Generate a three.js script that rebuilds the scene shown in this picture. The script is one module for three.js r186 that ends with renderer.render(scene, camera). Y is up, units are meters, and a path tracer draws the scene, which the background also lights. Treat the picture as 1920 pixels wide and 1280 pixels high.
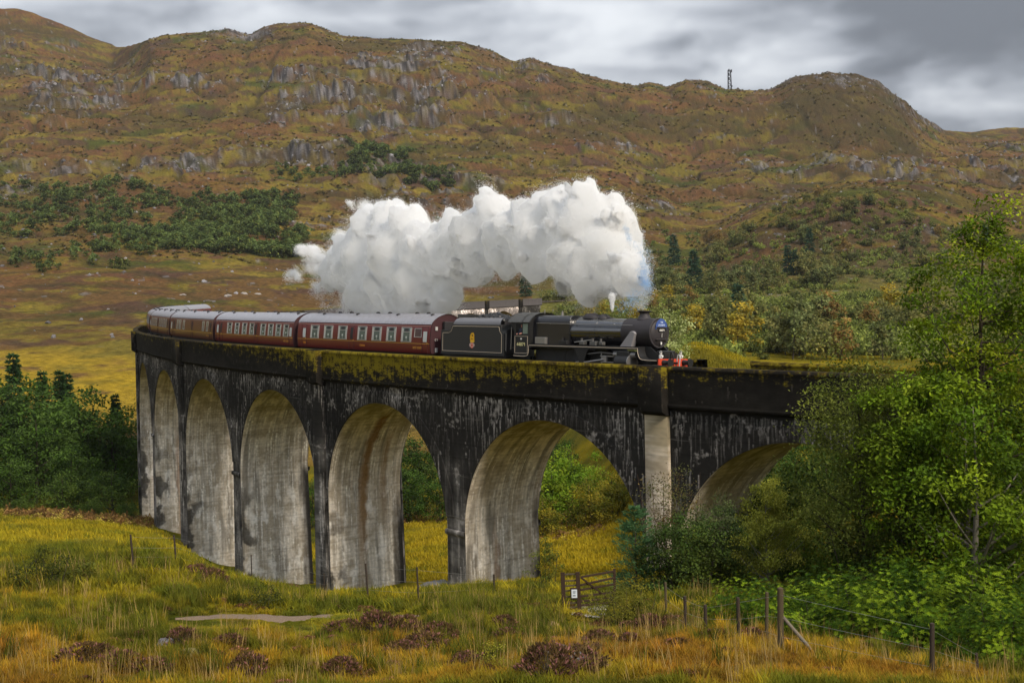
import * as THREE from 'three';
import { mergeGeometries, mergeVertices } from 'three/addons/utils/BufferGeometryUtils.js';
import { RoundedBoxGeometry } from 'three/addons/geometries/RoundedBoxGeometry.js';
import { MarchingCubes } from 'three/addons/objects/MarchingCubes.js';

// ---------------------------------------------------------------- small maths
function rng(seed) { let a = seed | 0; return () => { a = (a + 0x6d2b79f5) | 0; let t = Math.imul(a ^ (a >>> 15), 1 | a); t = (t + Math.imul(t ^ (t >>> 7), 61 | t)) ^ t; return ((t ^ (t >>> 14)) >>> 0) / 4294967296; }; }
const clamp = (x, a = 0, b = 1) => Math.min(b, Math.max(a, x)), lerp = (a, b, t) => a + (b - a) * t;
const sstep = (a, b, x) => { const t = clamp((x - a) / (b - a)); return t * t * (3 - 2 * t); };
const PERM = new Uint8Array(512); { const r = rng(77), p = [...Array(256).keys()]; for (let i = 255; i > 0; i--) { const j = Math.floor(r() * (i + 1)); [p[i], p[j]] = [p[j], p[i]]; } for (let i = 0; i < 512; i++) PERM[i] = p[i & 255]; }
const GX = [], GY = []; for (let i = 0; i < 256; i++) { GX.push(Math.cos(i * 2.399963)); GY.push(Math.sin(i * 2.399963)); }
function n2(x, y) {   // gradient noise, about -1..1
  const xi = Math.floor(x), yi = Math.floor(y), u = x - xi, v = y - yi, X = xi & 255, Y = yi & 255;
  const a = PERM[PERM[X] + Y], b = PERM[PERM[X + 1] + Y], c = PERM[PERM[X] + Y + 1], d = PERM[PERM[X + 1] + Y + 1];
  const s = u * u * u * (u * (u * 6 - 15) + 10), t = v * v * v * (v * (v * 6 - 15) + 10);
  return 1.5 * lerp(lerp(GX[a] * u + GY[a] * v, GX[b] * (u - 1) + GY[b] * v, s), lerp(GX[c] * u + GY[c] * (v - 1), GX[d] * (u - 1) + GY[d] * (v - 1), s), t);
}
function fbm(x, y, o = 4) { let s = 0, a = 0.5; for (let i = 0; i < o; i++) { s += a * n2(x, y); x = x * 2.03 + 17.3; y = y * 2.03 - 9.1; a *= 0.5; } return s; }
function n3(x, y, z) { return (n2(x + z * 0.71, y - z * 0.53) + n2(y + 31.4 + x * 0.37, z + 7.7 - x * 0.41) + n2(z - 13.1 + y * 0.33, x + 3.3 + y * 0.47)) * 0.5; }
const mixc = (a, b, t) => [a[0] + (b[0] - a[0]) * t, a[1] + (b[1] - a[1]) * t, a[2] + (b[2] - a[2]) * t];

// ---------------------------------------------------------------- camera, sky, sun, exposure
const EYE = 25, F = 2285.4, PITCH = 0.0222, ROLL = 0.0289;   // focal length in pixels of a picture 1920 wide
const scene = new THREE.Scene();
const camera = new THREE.PerspectiveCamera((2 * Math.atan(640 / F) * 180) / Math.PI, 1.5, 0.5, 9000);
camera.position.set(0, EYE, 0);
camera.up.set(ROLL, 1, 0);
camera.lookAt(0, EYE - Math.sin(PITCH) * 10, -Math.cos(PITCH) * 10);

const SUN = new THREE.Vector3(0.48, 0.6, 0.62).normalize();
{
  const W = 2048, H = 1024, d = new Float32Array(W * H * 4);
  for (let j = 0; j < H; j++) {
    const el = ((j + 0.5) / H - 0.5) * Math.PI, y = Math.sin(el), ce = Math.cos(el);
    for (let i = 0; i < W; i++) {
      const az = ((i + 0.5) / W - 0.5) * 2 * Math.PI, x = ce * Math.cos(az), z = ce * Math.sin(az), yy = Math.max(y, 0);
      const k = 1 / (yy + 0.16), px = x * k, pz = z * k;
      const w1 = fbm(px * 0.9 + 5, pz * 0.9, 3), n = fbm(px * 0.75 + w1 * 0.9, pz * 1.0 + w1 * 0.7 + 3.7, 5), m = fbm(px * 2.6 - 4 + w1, pz * 3.2 + 11, 4), fz = fbm(px * 9 + 3 * m, pz * 12 + 2 * n, 4);
      let c = 0.5 + n * 1.7 + m * 0.9 + fz * 0.42;                        // 0 dark cloud base .. 1 bright gap
      const g = (a, e, sa, se) => Math.exp(-(((az + Math.PI / 2 - a) / sa) ** 2) - (((el - e) / se) ** 2));
      c += -0.62 * g(0.36, 0.245, 0.19, 0.05) - 0.5 * g(0.2, 0.265, 0.1, 0.03) - 0.35 * g(0.42, 0.19, 0.1, 0.035) + 0.4 * g(0.07, 0.235, 0.10, 0.04) + 0.3 * g(0.17, 0.215, 0.07, 0.02) + 0.22 * g(-0.42, 0.28, 0.12, 0.04) + 0.15 * g(-0.15, 0.27, 0.1, 0.05);
      c = sstep(-0.35, 1.45, c);
      const up = 0.52 + 1.35 * Math.pow(yy, 1.05);              // an overcast sky is brightest overhead
      const b = lerp(0.125, 0.465, c) * up, o = (j * W + i) * 4;
      d[o] = b * lerp(0.84, 0.955, c); d[o + 1] = b * lerp(0.93, 0.995, c); d[o + 2] = b * lerp(1.08, 1.05, c); d[o + 3] = 1;
      if (y < 0) { d[o] = 0.10; d[o + 1] = 0.09; d[o + 2] = 0.05; }
    }
  }
  const t = new THREE.DataTexture(d, W, H, THREE.RGBAFormat, THREE.FloatType);
  t.mapping = THREE.EquirectangularReflectionMapping; t.magFilter = t.minFilter = THREE.LinearFilter; t.needsUpdate = true;
  scene.background = t; scene.environment = t;
}
const sun = new THREE.DirectionalLight(0xfff1dc, 1.5);
sun.position.copy(SUN).multiplyScalar(300); sun.castShadow = true; sun.shadow.radius = 28; sun.shadow.mapSize.set(4096, 4096);
Object.assign(sun.shadow.camera, { left: -200, right: 200, top: 200, bottom: -200, near: 1, far: 900 });
scene.add(sun, sun.target);
scene.fog = new THREE.FogExp2(new THREE.Color().setRGB(0.80, 0.86, 0.95), 0.00004);
const renderer = new THREE.WebGLRenderer({ antialias: true });
renderer.toneMapping = THREE.LinearToneMapping; renderer.toneMappingExposure = 2.45;
renderer.shadowMap.enabled = true;

// ---------------------------------------------------------------- things
const used = new Map();
function numbered(n) { const k = used.get(n) ?? 0; used.set(n, k + 1); return k ? n + '_' + String(k).padStart(3, '0') : n; }
function tag(o, label, category, group, kind) { if (label) o.userData.label = label; if (category) o.userData.category = category; if (group) o.userData.group = group; if (kind) o.userData.kind = kind; return o; }
function thing(name, label, category, group) { const o = new THREE.Group(); o.name = numbered(name); scene.add(o); return tag(o, label, category, group); }
function mesh(name, geo, mat, parent = scene) { const o = new THREE.Mesh(geo, mat); o.name = parent === scene ? numbered(name) : name; o.castShadow = o.receiveShadow = true; parent.add(o); return o; }
function merge(list) {
  const out = list.map((g) => { let q = g.index ? g.toNonIndexed() : g; for (const k of Object.keys(q.attributes)) if (!['position', 'normal', 'uv'].includes(k)) q.deleteAttribute(k); if (!q.attributes.normal) q.computeVertexNormals(); if (!q.attributes.uv) q.setAttribute('uv', new THREE.BufferAttribute(new Float32Array(q.attributes.position.count * 2), 2)); return q; });
  return mergeGeometries(out);
}
const box = (w, h, d, x = 0, y = 0, z = 0) => new THREE.BoxGeometry(w, h, d).translate(x, y, z);
const rbox = (w, h, d, x = 0, y = 0, z = 0, r = 0.03) => new RoundedBoxGeometry(w, h, d, 2, r).translate(x, y, z);
const cyl = (r0, r1, h, x = 0, y = 0, z = 0, n = 24, open = false) => new THREE.CylinderGeometry(r1, r0, h, n, 1, open).translate(x, y, z);
const cylX = (r0, r1, len, x = 0, y = 0, z = 0, n = 32) => new THREE.CylinderGeometry(r1, r0, len, n).rotateZ(-Math.PI / 2).translate(x, y, z);   // r1 at +x
const cylZ = (r, len, x = 0, y = 0, z = 0, n = 24) => new THREE.CylinderGeometry(r, r, len, n).rotateX(Math.PI / 2).translate(x, y, z);
const V = (x, y, z) => new THREE.Vector3(x, y, z);
const tube = (pts, r, seg = 12, rad = 6) => new THREE.TubeGeometry(new THREE.CatmullRomCurve3(pts.map((p) => (p.isVector3 ? p : V(...p)))), seg, r, rad);
const bar = (a, b, r, r2 = r, n = 6) => { a = V(...a); b = V(...b); const d = b.clone().sub(a), g = new THREE.CylinderGeometry(r2, r, d.length(), n); g.applyQuaternion(new THREE.Quaternion().setFromUnitVectors(V(0, 1, 0), d.clone().normalize())); return g.translate((a.x + b.x) / 2, (a.y + b.y) / 2, (a.z + b.z) / 2); };
const M = (rgb, rough = 0.9, more = {}) => { const m = new THREE.MeshPhysicalMaterial({ roughness: rough, specularIntensity: rough > 0.8 ? 0.12 : 1, ...more }); m.color.setRGB(...rgb); return m; };
function buf(pos, idx, uv, col) { const g = new THREE.BufferGeometry(); g.setAttribute('position', new THREE.BufferAttribute(new Float32Array(pos), 3)); if (uv) g.setAttribute('uv', new THREE.BufferAttribute(new Float32Array(uv), 2)); if (col) g.setAttribute('color', new THREE.BufferAttribute(new Float32Array(col), 3)); if (idx) g.setIndex(idx); return g; }
function tex(w, h, f, srgb = false) {   // f(x, y) -> [r, g, b], linear unless srgb
  const d = new Uint8Array(w * h * 4), enc = (c) => { c = clamp(c); return 255 * (c <= 0.0031308 ? 12.92 * c : 1.055 * Math.pow(c, 1 / 2.4) - 0.055); };
  for (let y = 0; y < h; y++) for (let x = 0; x < w; x++) { const c = f(x, y), o = (y * w + x) * 4; for (let k = 0; k < 3; k++) d[o + k] = srgb ? enc(c[k]) : 255 * clamp(c[k]); d[o + 3] = 255; }
  const t = new THREE.DataTexture(d, w, h); t.wrapS = t.wrapT = THREE.RepeatWrapping; t.magFilter = THREE.LinearFilter; if (srgb) t.colorSpace = THREE.SRGBColorSpace; t.needsUpdate = true; return t;
}
function tnoise(W, H) { return (x, y, fx, fy, o = 4) => { let s = 0, a = 0.5; for (let i = 0; i < o; i++) { const u = (x / W) * fx, v = (y / H) * fy, xi = Math.floor(u), yi = Math.floor(v), p = u - xi, q = v - yi, h = (i2, j2) => PERM[PERM[(((i2 % fx) + fx) % fx + i * 37) & 255] + ((((j2 % fy) + fy) % fy) & 255)], A = h(xi, yi), B = h(xi + 1, yi), C = h(xi, yi + 1), D = h(xi + 1, yi + 1), sx = p * p * p * (p * (p * 6 - 15) + 10), sy = q * q * q * (q * (q * 6 - 15) + 10); s += a * 1.5 * lerp(lerp(GX[A] * p + GY[A] * q, GX[B] * (p - 1) + GY[B] * q, sx), lerp(GX[C] * p + GY[C] * (q - 1), GX[D] * (p - 1) + GY[D] * (q - 1), sx), sy); fx *= 2; fy *= 2; a *= 0.5; } return s; }; }

// ---------------------------------------------------------------- where a point of the picture lies, at a given distance ahead
const cP = Math.cos(PITCH), sP = Math.sin(PITCH);
function heightAt(px, py, z) { const a = px - 960, b = py - 640, den = 1 + ROLL * ROLL, v = (b + ROLL * a) / den, t = v / F; return EYE - (t * z * cP + z * sP) / (cP - t * sP); }
function at(px, py, z) { const y = heightAt(px, py, z), a = px - 960, b = py - 640, u = (a - ROLL * b) / (1 + ROLL * ROLL); return V((u / F) * (z * cP - (y - EYE) * sP), y, -z); }
function colOf(x, z) { return 960 + (F * x) / Math.max(1e-3, -z); }   // column of the picture, roll left out

// ---------------------------------------------------------------- terrain
const ROWS = [26, 36, 45, 55, 70, 90, 110, 135, 165, 200, 260, 340, 440, 560, 720, 900, 1150];
const COLS = {
  '-200': [1278, 1160, 1085, 1040, 1012, 996, 982, 964, 945, 900, 800, 690, 600, 512, 430, 345, 215],
  0: [1280, 1160, 1085, 1045, 1017, 1000, 986, 968, 948, 900, 800, 690, 600, 512, 430, 345, 215],
  260: [1280, 1160, 1070, 1040, 1028, 1016, 1004, 986, 960, 905, 810, 695, 603, 515, 432, 345, 228],
  430: [1280, 1178, 1112, 1102, 1097, 1092, 1082, 1040, 990, 930, 820, 698, 605, 520, 440, 348, 228],
  600: [1280, 1190, 1140, 1132, 1125, 1118, 1088, 1035, 990, 930, 825, 698, 612, 530, 450, 352, 232],
  840: [1280, 1192, 1130, 1118, 1110, 1090, 1046, 1000, 968, 900, 790, 665, 588, 530, 455, 362, 245],
  1000: [1280, 1200, 1135, 1108, 1098, 1062, 1024, 990, 955, 880, 760, 648, 578, 525, 450, 367, 252],
  1150: [1280, 1195, 1150, 1122, 1092, 1045, 995, 950, 870, 770, 680, 610, 568, 520, 445, 372, 268],
  1300: [1282, 1182, 1135, 1090, 1015, 910, 800, 715, 645, 672, 640, 596, 560, 535, 462, 400, 300],
  1450: [1285, 1200, 1150, 1100, 1015, 890, 770, 706, 690, 676, 632, 588, 557, 512, 392, 385, 300],
  1600: [1285, 1215, 1165, 1110, 1030, 900, 775, 715, 700, 682, 630, 585, 552, 495, 348, 352, 285],
  1750: [1285, 1225, 1180, 1125, 1045, 915, 790, 720, 700, 680, 628, 585, 549, 490, 366, 352, 300],
  1920: [1286, 1235, 1190, 1140, 1060, 940, 815, 730, 702, 680, 628, 586, 550, 500, 425, 378, 322],
  2150: [1288, 1240, 1195, 1145, 1065, 945, 820, 735, 704, 680, 628, 586, 550, 505, 440, 390, 325],
};
const SKYLINE = [[-260, 10], [0, 15], [60, 18], [130, 45], [190, 70], [245, 92], [262, 88], [330, 68], [420, 62], [455, 68], [485, 70], [505, 63], [540, 49], [600, 45], [640, 62], [660, 71], [720, 75], [800, 77], [880, 81], [940, 100], [980, 120], [1010, 113], [1045, 124], [1100, 142], [1180, 160], [1210, 163], [1225, 155], [1262, 165], [1300, 153], [1340, 156], [1368, 171], [1400, 172], [1455, 172], [1500, 151], [1560, 142], [1620, 146], [1660, 160], [1700, 190], [1740, 226], [1775, 246], [1830, 252], [1870, 246], [1920, 242], [2200, 240]];
const RIDGE = [[-260, 1750], [0, 1750], [230, 1700], [300, 1500], [1000, 1480], [1500, 1420], [1700, 1450], [1800, 1650], [2200, 1700]];
function lin(t, x) { if (x <= t[0][0]) return t[0][1]; for (let i = 1; i < t.length; i++) if (x <= t[i][0]) return lerp(t[i - 1][1], t[i][1], (x - t[i - 1][0]) / (t[i][0] - t[i - 1][0])); return t[t.length - 1][1]; }
function pchip(xs, ys) {
  const n = xs.length, h = [], s = [], m = [];
  for (let i = 0; i < n - 1; i++) { h.push(xs[i + 1] - xs[i]); s.push((ys[i + 1] - ys[i]) / h[i]); }
  m[0] = s[0]; m[n - 1] = s[n - 2];
  for (let i = 1; i < n - 1; i++) { if (s[i - 1] * s[i] <= 0) m[i] = 0; else { const a = 2 * h[i] + h[i - 1], b = h[i] + 2 * h[i - 1]; m[i] = (a + b) / (a / s[i - 1] + b / s[i]); } }
  let k = 0;
  return (x) => { if (x < xs[k]) k = 0; while (k < n - 2 && x > xs[k + 1]) k++; const t = clamp((x - xs[k]) / h[k]), t2 = t * t, t3 = t2 * t; return ys[k] * (2 * t3 - 3 * t2 + 1) + m[k] * h[k] * (t3 - 2 * t2 + t) + ys[k + 1] * (3 * t2 - 2 * t3) + m[k + 1] * h[k] * (t3 - t2); };
}
const TX0 = -260, TX1 = 2200, TXS = 10, NX = (TX1 - TX0) / TXS + 1, ND = 640, LD0 = Math.log(0.5), LD1 = Math.log(4000), TBL = new Float32Array(NX * ND);
{
  const cx = Object.keys(COLS).map(Number).sort((a, b) => a - b), hs = ROWS.map((d, k) => pchip(cx, cx.map((c) => heightAt(c, COLS[c][k], d))));
  for (let i = 0; i < NX; i++) {
    const X = TX0 + i * TXS, rd = lin(RIDGE, X), rh = heightAt(X, lin(SKYLINE, X), rd);
    const ds = [0.5, 4, 10, 17, ...ROWS, rd * 0.92, rd, rd * 1.06, rd * 1.25, 2600, 4000];
    const h26 = hs[0](X), ys = [23.3, 22.6, 21.0, lerp(21, h26, 0.55), ...hs.map((f) => f(X)), 0, rh, rh * 0.985, rh * 0.9, rh * 0.75, rh * 0.7];
    const last = ys[3 + ROWS.length], q = ds.length - 6; ys[q] = lerp(last, rh, 0.74);
    const f = pchip(ds.map(Math.log), ys);
    for (let j = 0; j < ND; j++) TBL[i * ND + j] = f(lerp(LD0, LD1, j / (ND - 1)));
  }
}
function baseH(X, d) { const a = clamp((X - TX0) / TXS, 0, NX - 1.001), b = clamp(((Math.log(Math.max(d, 0.5)) - LD0) / (LD1 - LD0)) * (ND - 1), 0, ND - 1.001), i = Math.floor(a), j = Math.floor(b), u = a - i, v = b - j; return lerp(lerp(TBL[i * ND + j], TBL[i * ND + j + 1], v), lerp(TBL[(i + 1) * ND + j], TBL[(i + 1) * ND + j + 1], v), u); }
const TMAX = Math.atan((TX1 - 960) / F), TMIN = Math.atan((TX0 - 960) / F);
const info = { rock: 0, gully: 0, X: 0, d: 0 };
function terrain(x, z) {   // height of the ground; leaves the rockiness in info
  const r = Math.hypot(x, z) + 1e-6, th = Math.atan2(x, -z), tc = clamp(th, TMIN, TMAX), d = r * Math.cos(tc), X = 960 + F * Math.tan(tc);
  let h = baseH(X, d); info.X = X; info.d = d; info.rock = 0; info.gully = 0;
  const off = Math.abs(th - tc);
  if (off > 0.3) { const k = sstep(0.3, 1.4, off); h = lerp(h, 22 + 0.16 * Math.min(r, 700) + fbm(x / 60, z / 60, 3) * Math.min(12, r * 0.08), k); }
  if (d < 330) { const a = 1 - sstep(180, 330, d); h += a * (fbm(x / 7, z / 7, 3) * 0.5 + fbm(x / 1.6, z / 1.6, 2) * 0.16 * sstep(6, 20, d)); }
  if (d > 260) {
    const amp = sstep(260, 600, d), m = fbm(x / 190 + 3, z / 190, 4), m2 = fbm(x / 70, z / 70 + 8, 4);
    const skyD = lin(RIDGE, X), nearSky = Math.exp(-(((d - skyD) / 130) ** 2)), zone = sstep(620, 1000, d) * (0.9 - 0.5 * sstep(1000, 1300, X) + 0.3 * sstep(1350, 1500, X)) + (X > 1330 && X < 1880 ? 0.35 * Math.exp(-(((d - 690) / 60) ** 2)) : 0);
    const mask = clamp(zone * sstep(-0.12, 0.3, m + 0.5 * m2));
    h += amp * (fbm(x / 45, z / 45, 4) * lerp(3.2, 7, mask) * (1 - 0.55 * nearSky) + fbm(x / 130, z / 130, 3) * 10 * sstep(500, 1000, d) * (1 - 0.9 * nearSky));
    const P = 30, q = (h + m2 * 26) / P, f = q - Math.floor(q), st = sstep(0, 0.42, f), k = mask * 0.5 * (1 - 0.6 * nearSky);
    h += k * P * (st - f);
    const rough = fbm(x / 13, z / 13, 3), face = (1 - sstep(0.3, 0.45, f)) * sstep(0, 0.05, f);
    const o1 = fbm(x / 48 + 11, z / 48, 3) + 0.55 * fbm(x / 15 - 5, z / 15, 3), crag = clamp(zone * sstep(-0.18, 0.22, m + 0.3 * m2)), th = 0.53 - 0.46 * crag + 0.08 * nearSky, bump = sstep(th, th + 0.2, o1), rim = sstep(th - 0.03, th + 0.04, o1) * (1 - 0.75 * sstep(th + 0.14, th + 0.34, o1));
    h += amp * bump * (1.5 + 4.5 * crag) * (1 - 0.6 * nearSky) + mask * rough * 2.4 + amp * fbm(x / 17, z / 17, 3) * 1.3;
    const rg = 1 - Math.abs(n2(x / 62 + 0.4 * m2, z / 62)); h -= amp * sstep(500, 800, d) * (1 - nearSky) * sstep(0.82, 1, rg) * 4.5;
    info.rock = clamp(mask * face * (0.5 + 1.4 * rough) + rim * amp * (0.55 + 1.2 * rough) - 0.1 + 0.35 * nearSky * sstep(0.0, 0.25, m2) * mask);
    info.gully = amp * sstep(0.86, 1, rg);
  }
  return h;
}
// deck of the viaduct: s metres from its nearest pier, y above the parapet's top, o outwards from the middle of the track
const RAD = 241.4, A0 = 0.7997, CX = 183.02, CZ = 235.45, PITCHS = 17.07, deckY = (s) => EYE - 2.98 + 0.0216 * s;
function B(s, y, o) { const a = A0 + s / RAD, r = RAD + o; return V(CX - r * Math.sin(a), deckY(s) + y, -(CZ - r * Math.cos(a))); }
function onViaduct(x, z) { return Math.abs(Math.hypot(x - CX, -z - CZ) - RAD); }

const C = { hgold: [0.27, 0.195, 0.036], yell: [0.36, 0.27, 0.014], rust: [0.225, 0.122, 0.014], gold: [0.33, 0.22, 0.018], lime: [0.27, 0.22, 0.012], green: [0.105, 0.118, 0.010], dark: [0.045, 0.042, 0.010], brown: [0.125, 0.069, 0.03], heath: [0.085, 0.048, 0.034], olive: [0.155, 0.122, 0.022], rock: [0.27, 0.255, 0.265], rockShade: [0.05, 0.045, 0.045], bracken: [0.06, 0.072, 0.016] };
function groundColor(x, z, h, rock, X, d) {
  const a = fbm(x / 9 + 40, z / 9, 4), b = fbm(x / 2.7, z / 2.7 + 9, 3), e = fbm(x / 28 - 7, z / 28, 4);
  let c;
  if (d < 62) {
    const rust = sstep(-0.1, 0.5, a * 1.2 + b * 0.5 + sstep(44, 27, d) * 0.7 - 0.42 + 0.15 * sstep(900, 1250, X));
    c = mixc(mixc(C.green, C.lime, sstep(-0.25, 0.3, b + a * 0.5)), mixc(C.rust, C.gold, sstep(-0.2, 0.25, fbm(x / 4.4 + 3, z / 4.4, 3) + 0.2 * sstep(1250, 1600, X))), rust);
    c = mixc(c, C.dark, sstep(0.22, 0.5, fbm(x / 1.9 - 30, z / 1.9, 3) + 0.1) * 0.5);
  } else if (d < 230) {
    c = mixc(C.lime, C.yell, sstep(-0.15, 0.3, a + 0.25 * sstep(560, 800, X)));
    c = mixc(c, C.green, sstep(0.0, 0.35, b * 0.7 + e + 0.12 - 0.25 * sstep(560, 800, X)) * 0.85);
    c = mixc(c, C.bracken, sstep(0.1, 0.4, fbm(x / 14, z / 14 + 50, 3) + 0.25 * sstep(125, 150, d)) * 0.6);
  } else {
    const g2 = 0.55 * z - 1.0 * h; const wx = x + 14 * fbm(x / 40, z / 40 + 3, 3), wz = g2 * 1.15 + 14 * fbm(x / 40 + 9, z / 40, 3);
    const el = fbm(wx / 80 + 9, wz / 60, 4), w = fbm(wx / 34, wz / 22 + 4, 5), v = fbm(x / 11 + 60, g2 / 7, 4), low = Math.exp(-(((d - 325) / 85) ** 2)) * (1 - sstep(650, 1000, X));
    c = mixc(C.olive, mixc(C.hgold, C.gold, low), 0.85 * sstep(-0.05, 0.35, el * 0.8 + v * 0.5 + 0.55 * low - 0.1 * sstep(900, 1200, d)));
    c = mixc(c, C.brown, 0.9 * sstep(-0.08, 0.2, w + v * 0.5 + 0.28 * Math.exp(-(((d - 500) / 70) ** 2)) + 0.14 * sstep(800, 1400, d) - 0.3 * low));
    c = mixc(c, C.bracken, 0.9 * sstep(0.1, 0.3, fbm(wx / 55 - 20, wz / 38, 4) + 0.2 * v + 0.1 * sstep(900, 1300, X) * sstep(1000, 700, d) - 0.2 * low));
    c = mixc(c, C.heath, 0.9 * sstep(0.1, 0.28, fbm(wx / 42 + 77, wz / 28, 4) + 0.25 * v + (X > 1290 && X < 1750 ? 0.5 * Math.exp(-(((d - 600) / 70) ** 2)) : 0) - 0.3 * low));
    const broad = fbm(wx / 210 + 31, wz / 120, 3), broad2 = fbm(wx / 150 - 17, wz / 90, 3);
    c = mixc(c, [0.07, 0.052, 0.02], 0.72 * sstep(0.02, 0.26, broad + 0.25 * v + 0.12 * Math.exp(-(((X - 700) / 160) ** 2) - ((d - 1050) / 120) ** 2)) * (1 - low));
    c = mixc(c, [0.15, 0.066, 0.03], 0.55 * sstep(0.05, 0.28, broad2 + 0.25 * v) * (1 - low));
    c = mixc(c, [0.06, 0.045, 0.02], 0.7 * sstep(1430, 1520, X) * sstep(1760, 1700, X) * sstep(1080, 1200, d));
    c = mixc(c, [0.05, 0.042, 0.018], 0.7 * info.gully);
    if (X > 1265 && X < 1720 && d > 433 && d < 447) c = mixc([0.2, 0.13, 0.09], C.brown, 0.3 + 0.3 * v);
    if (X > 1000 && d < 640) c = mixc(c, [0.13, 0.155, 0.03], 0.6 * sstep(640, 420, d));
    const rc = mixc(C.rockShade, C.rock, sstep(-0.2, 0.35, fbm(x / 5, g2 / 6, 4) + 0.4 * fbm(x / 25, g2 / 20, 2)));  // noise blends in a dark rock tone painted as crag shadow
    const sp = fbm(x / 4.5 - 11, g2 / 3.5 + 33, 3), sq = fbm(x / 11 + 2, g2 / 8, 3);
    c = mixc(c, [0.045, 0.036, 0.018], 0.7 * sstep(0.14, 0.36, sp * 0.8 + sq * 0.7 - 0.25 * low)); c = c.map((q) => q * (1 + 0.5 * sp + 0.25 * sq));
    c = c.map((q) => q * 1.3);
    c = mixc(c, rc, clamp(rock * (1.15 + 1.1 * sq)));
    c = mixc(c, C.rock, sstep(0.4, 0.47, fbm(x / 6 + 5, g2 / 5 - 80, 3)) * 0.6 * sstep(300, 500, d));
  }
  const g = (d < 62 ? 0.92 : 1) * (1 + 0.28 * b);
  return [c[0] * g, c[1] * g, c[2] * g];
}
const grain = (() => { const n = tnoise(1024, 1024); return tex(1024, 1024, (x, y) => { const v = 0.82 + 0.5 * n(x, y, 24, 24, 5) + 0.28 * n(x, y, 128, 64, 2); return [v, v * 0.99, v * 0.96]; }); })();
const grainOf = (m) => { const t = grain.clone(); t.repeat.set(1 / m, 1 / m); t.needsUpdate = true; return t; };
function patch(name, thetas, radii, mat, label) {
  const nc = thetas.length, nr = radii.length, pos = new Float32Array(nc * nr * 3), uv = new Float32Array(nc * nr * 2), col = new Float32Array(nc * nr * 3), idx = new Uint32Array((nc - 1) * (nr - 1) * 6);
  for (let j = 0, k = 0; j < nr; j++) for (let i = 0; i < nc; i++, k++) {
    const x = radii[j] * Math.sin(thetas[i]), z = -radii[j] * Math.cos(thetas[i]), h = terrain(x, z), { rock, X, d } = info, c = groundColor(x, z, h, rock, X, d);
    pos[k * 3] = x; pos[k * 3 + 1] = h; pos[k * 3 + 2] = z; uv[k * 2] = x + 0.31 * z; uv[k * 2 + 1] = z - 1.2 * h; col.set(c, k * 3);
  }
  let o = 0;
  for (let j = 0; j < nr - 1; j++) for (let i = 0; i < nc - 1; i++) { const a = j * nc + i; idx[o++] = a; idx[o++] = a + 1; idx[o++] = a + nc; idx[o++] = a + 1; idx[o++] = a + nc + 1; idx[o++] = a + nc; }
  const g = new THREE.BufferGeometry(); g.setAttribute('position', new THREE.BufferAttribute(pos, 3)); g.setAttribute('uv', new THREE.BufferAttribute(uv, 2)); g.setAttribute('color', new THREE.BufferAttribute(col, 3)); g.setIndex(new THREE.BufferAttribute(idx, 1)); g.computeVertexNormals();
  return tag(mesh(name, g, mat), label, null, null, 'structure');
}
{
  const th = []; const a0 = TMIN, a1 = TMAX, n = 1000;
  for (let t = -Math.PI; t < a0 - 0.02; t += 0.07) th.push(t);
  for (let i = 0; i <= n; i++) th.push(lerp(a0, a1, i / n));
  for (let t = a1 + 0.05; t < Math.PI; t += 0.07) th.push(t);
  th.push(Math.PI);
  const near = [], far = [];
  for (let i = 0; i < 24; i++) near.push(0.6 * Math.pow(20 / 0.6, i / 24));
  for (let i = 0; i <= 230; i++) near.push(20 * Math.pow(240 / 20, i / 230));
  for (let i = 0; i <= 470; i++) far.push(240 * Math.pow(1850 / 240, i / 470));
  far.push(2100, 2500, 3000);
  const mn = new THREE.MeshPhysicalMaterial({ specularIntensity: 0.05, vertexColors: true, roughness: 1, map: grainOf(5), bumpMap: grainOf(3), bumpScale: 0.25 });
  const mf = new THREE.MeshPhysicalMaterial({ specularIntensity: 0.05, vertexColors: true, roughness: 1, map: grainOf(45), bumpMap: grainOf(30), bumpScale: 1.2 });
  patch('ground', th, near, mn, 'moorland of rust and green grass falling to the valley floor');
  patch('hills', th, far, mf, 'tall rocky hillside of olive grass and brown heather behind the viaduct');
}
// ---------------------------------------------------------------- viaduct of mass concrete
const SPAN = PITCHS, HALF = 3.0, SPRING = -11.1, ARCH_R = 7.62, SPANS = [-3, 21];   // spans counted from the pier at s = 0
const batter = (y) => 0.016 * Math.max(0, SPRING - y), outw = (y) => HALF + 0.012 * Math.max(0, -2.1 - y);
// streaks of lime and soot: each runs down from a joint, thins and fades
function drips(W, H, n, seed, mpx, mpy, pick) {
  const a = new Float32Array(W * H), r = rng(seed);
  for (let i = 0; i < n; i++) { const [x0, y0, len, wid, k] = pick(r), X = x0 / mpx, w = Math.max(0.55, wid / mpx), n0 = y0 / mpy, nl = len / mpy; let dx = 0; for (let j = 0; j < nl; j++) { const y = Math.round(n0 + j); if (y < 0 || y >= H) continue; dx += (r() - 0.5) * 0.35; const t = j / nl, f = k * Math.min(1, (1 - t) * 1.6) * (0.55 + 0.6 * r()), ww = w * (1 - 0.6 * t) * (0.8 + 0.4 * r()); for (let q = -Math.ceil(ww); q <= Math.ceil(ww); q++) { const xx = ((Math.round(X + dx + q) % W) + W) % W, fall = clamp(1 - Math.abs(q) / (ww + 0.5)); a[y * W + xx] = Math.max(a[y * W + xx], f * fall); } } }
  return a;
}
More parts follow.
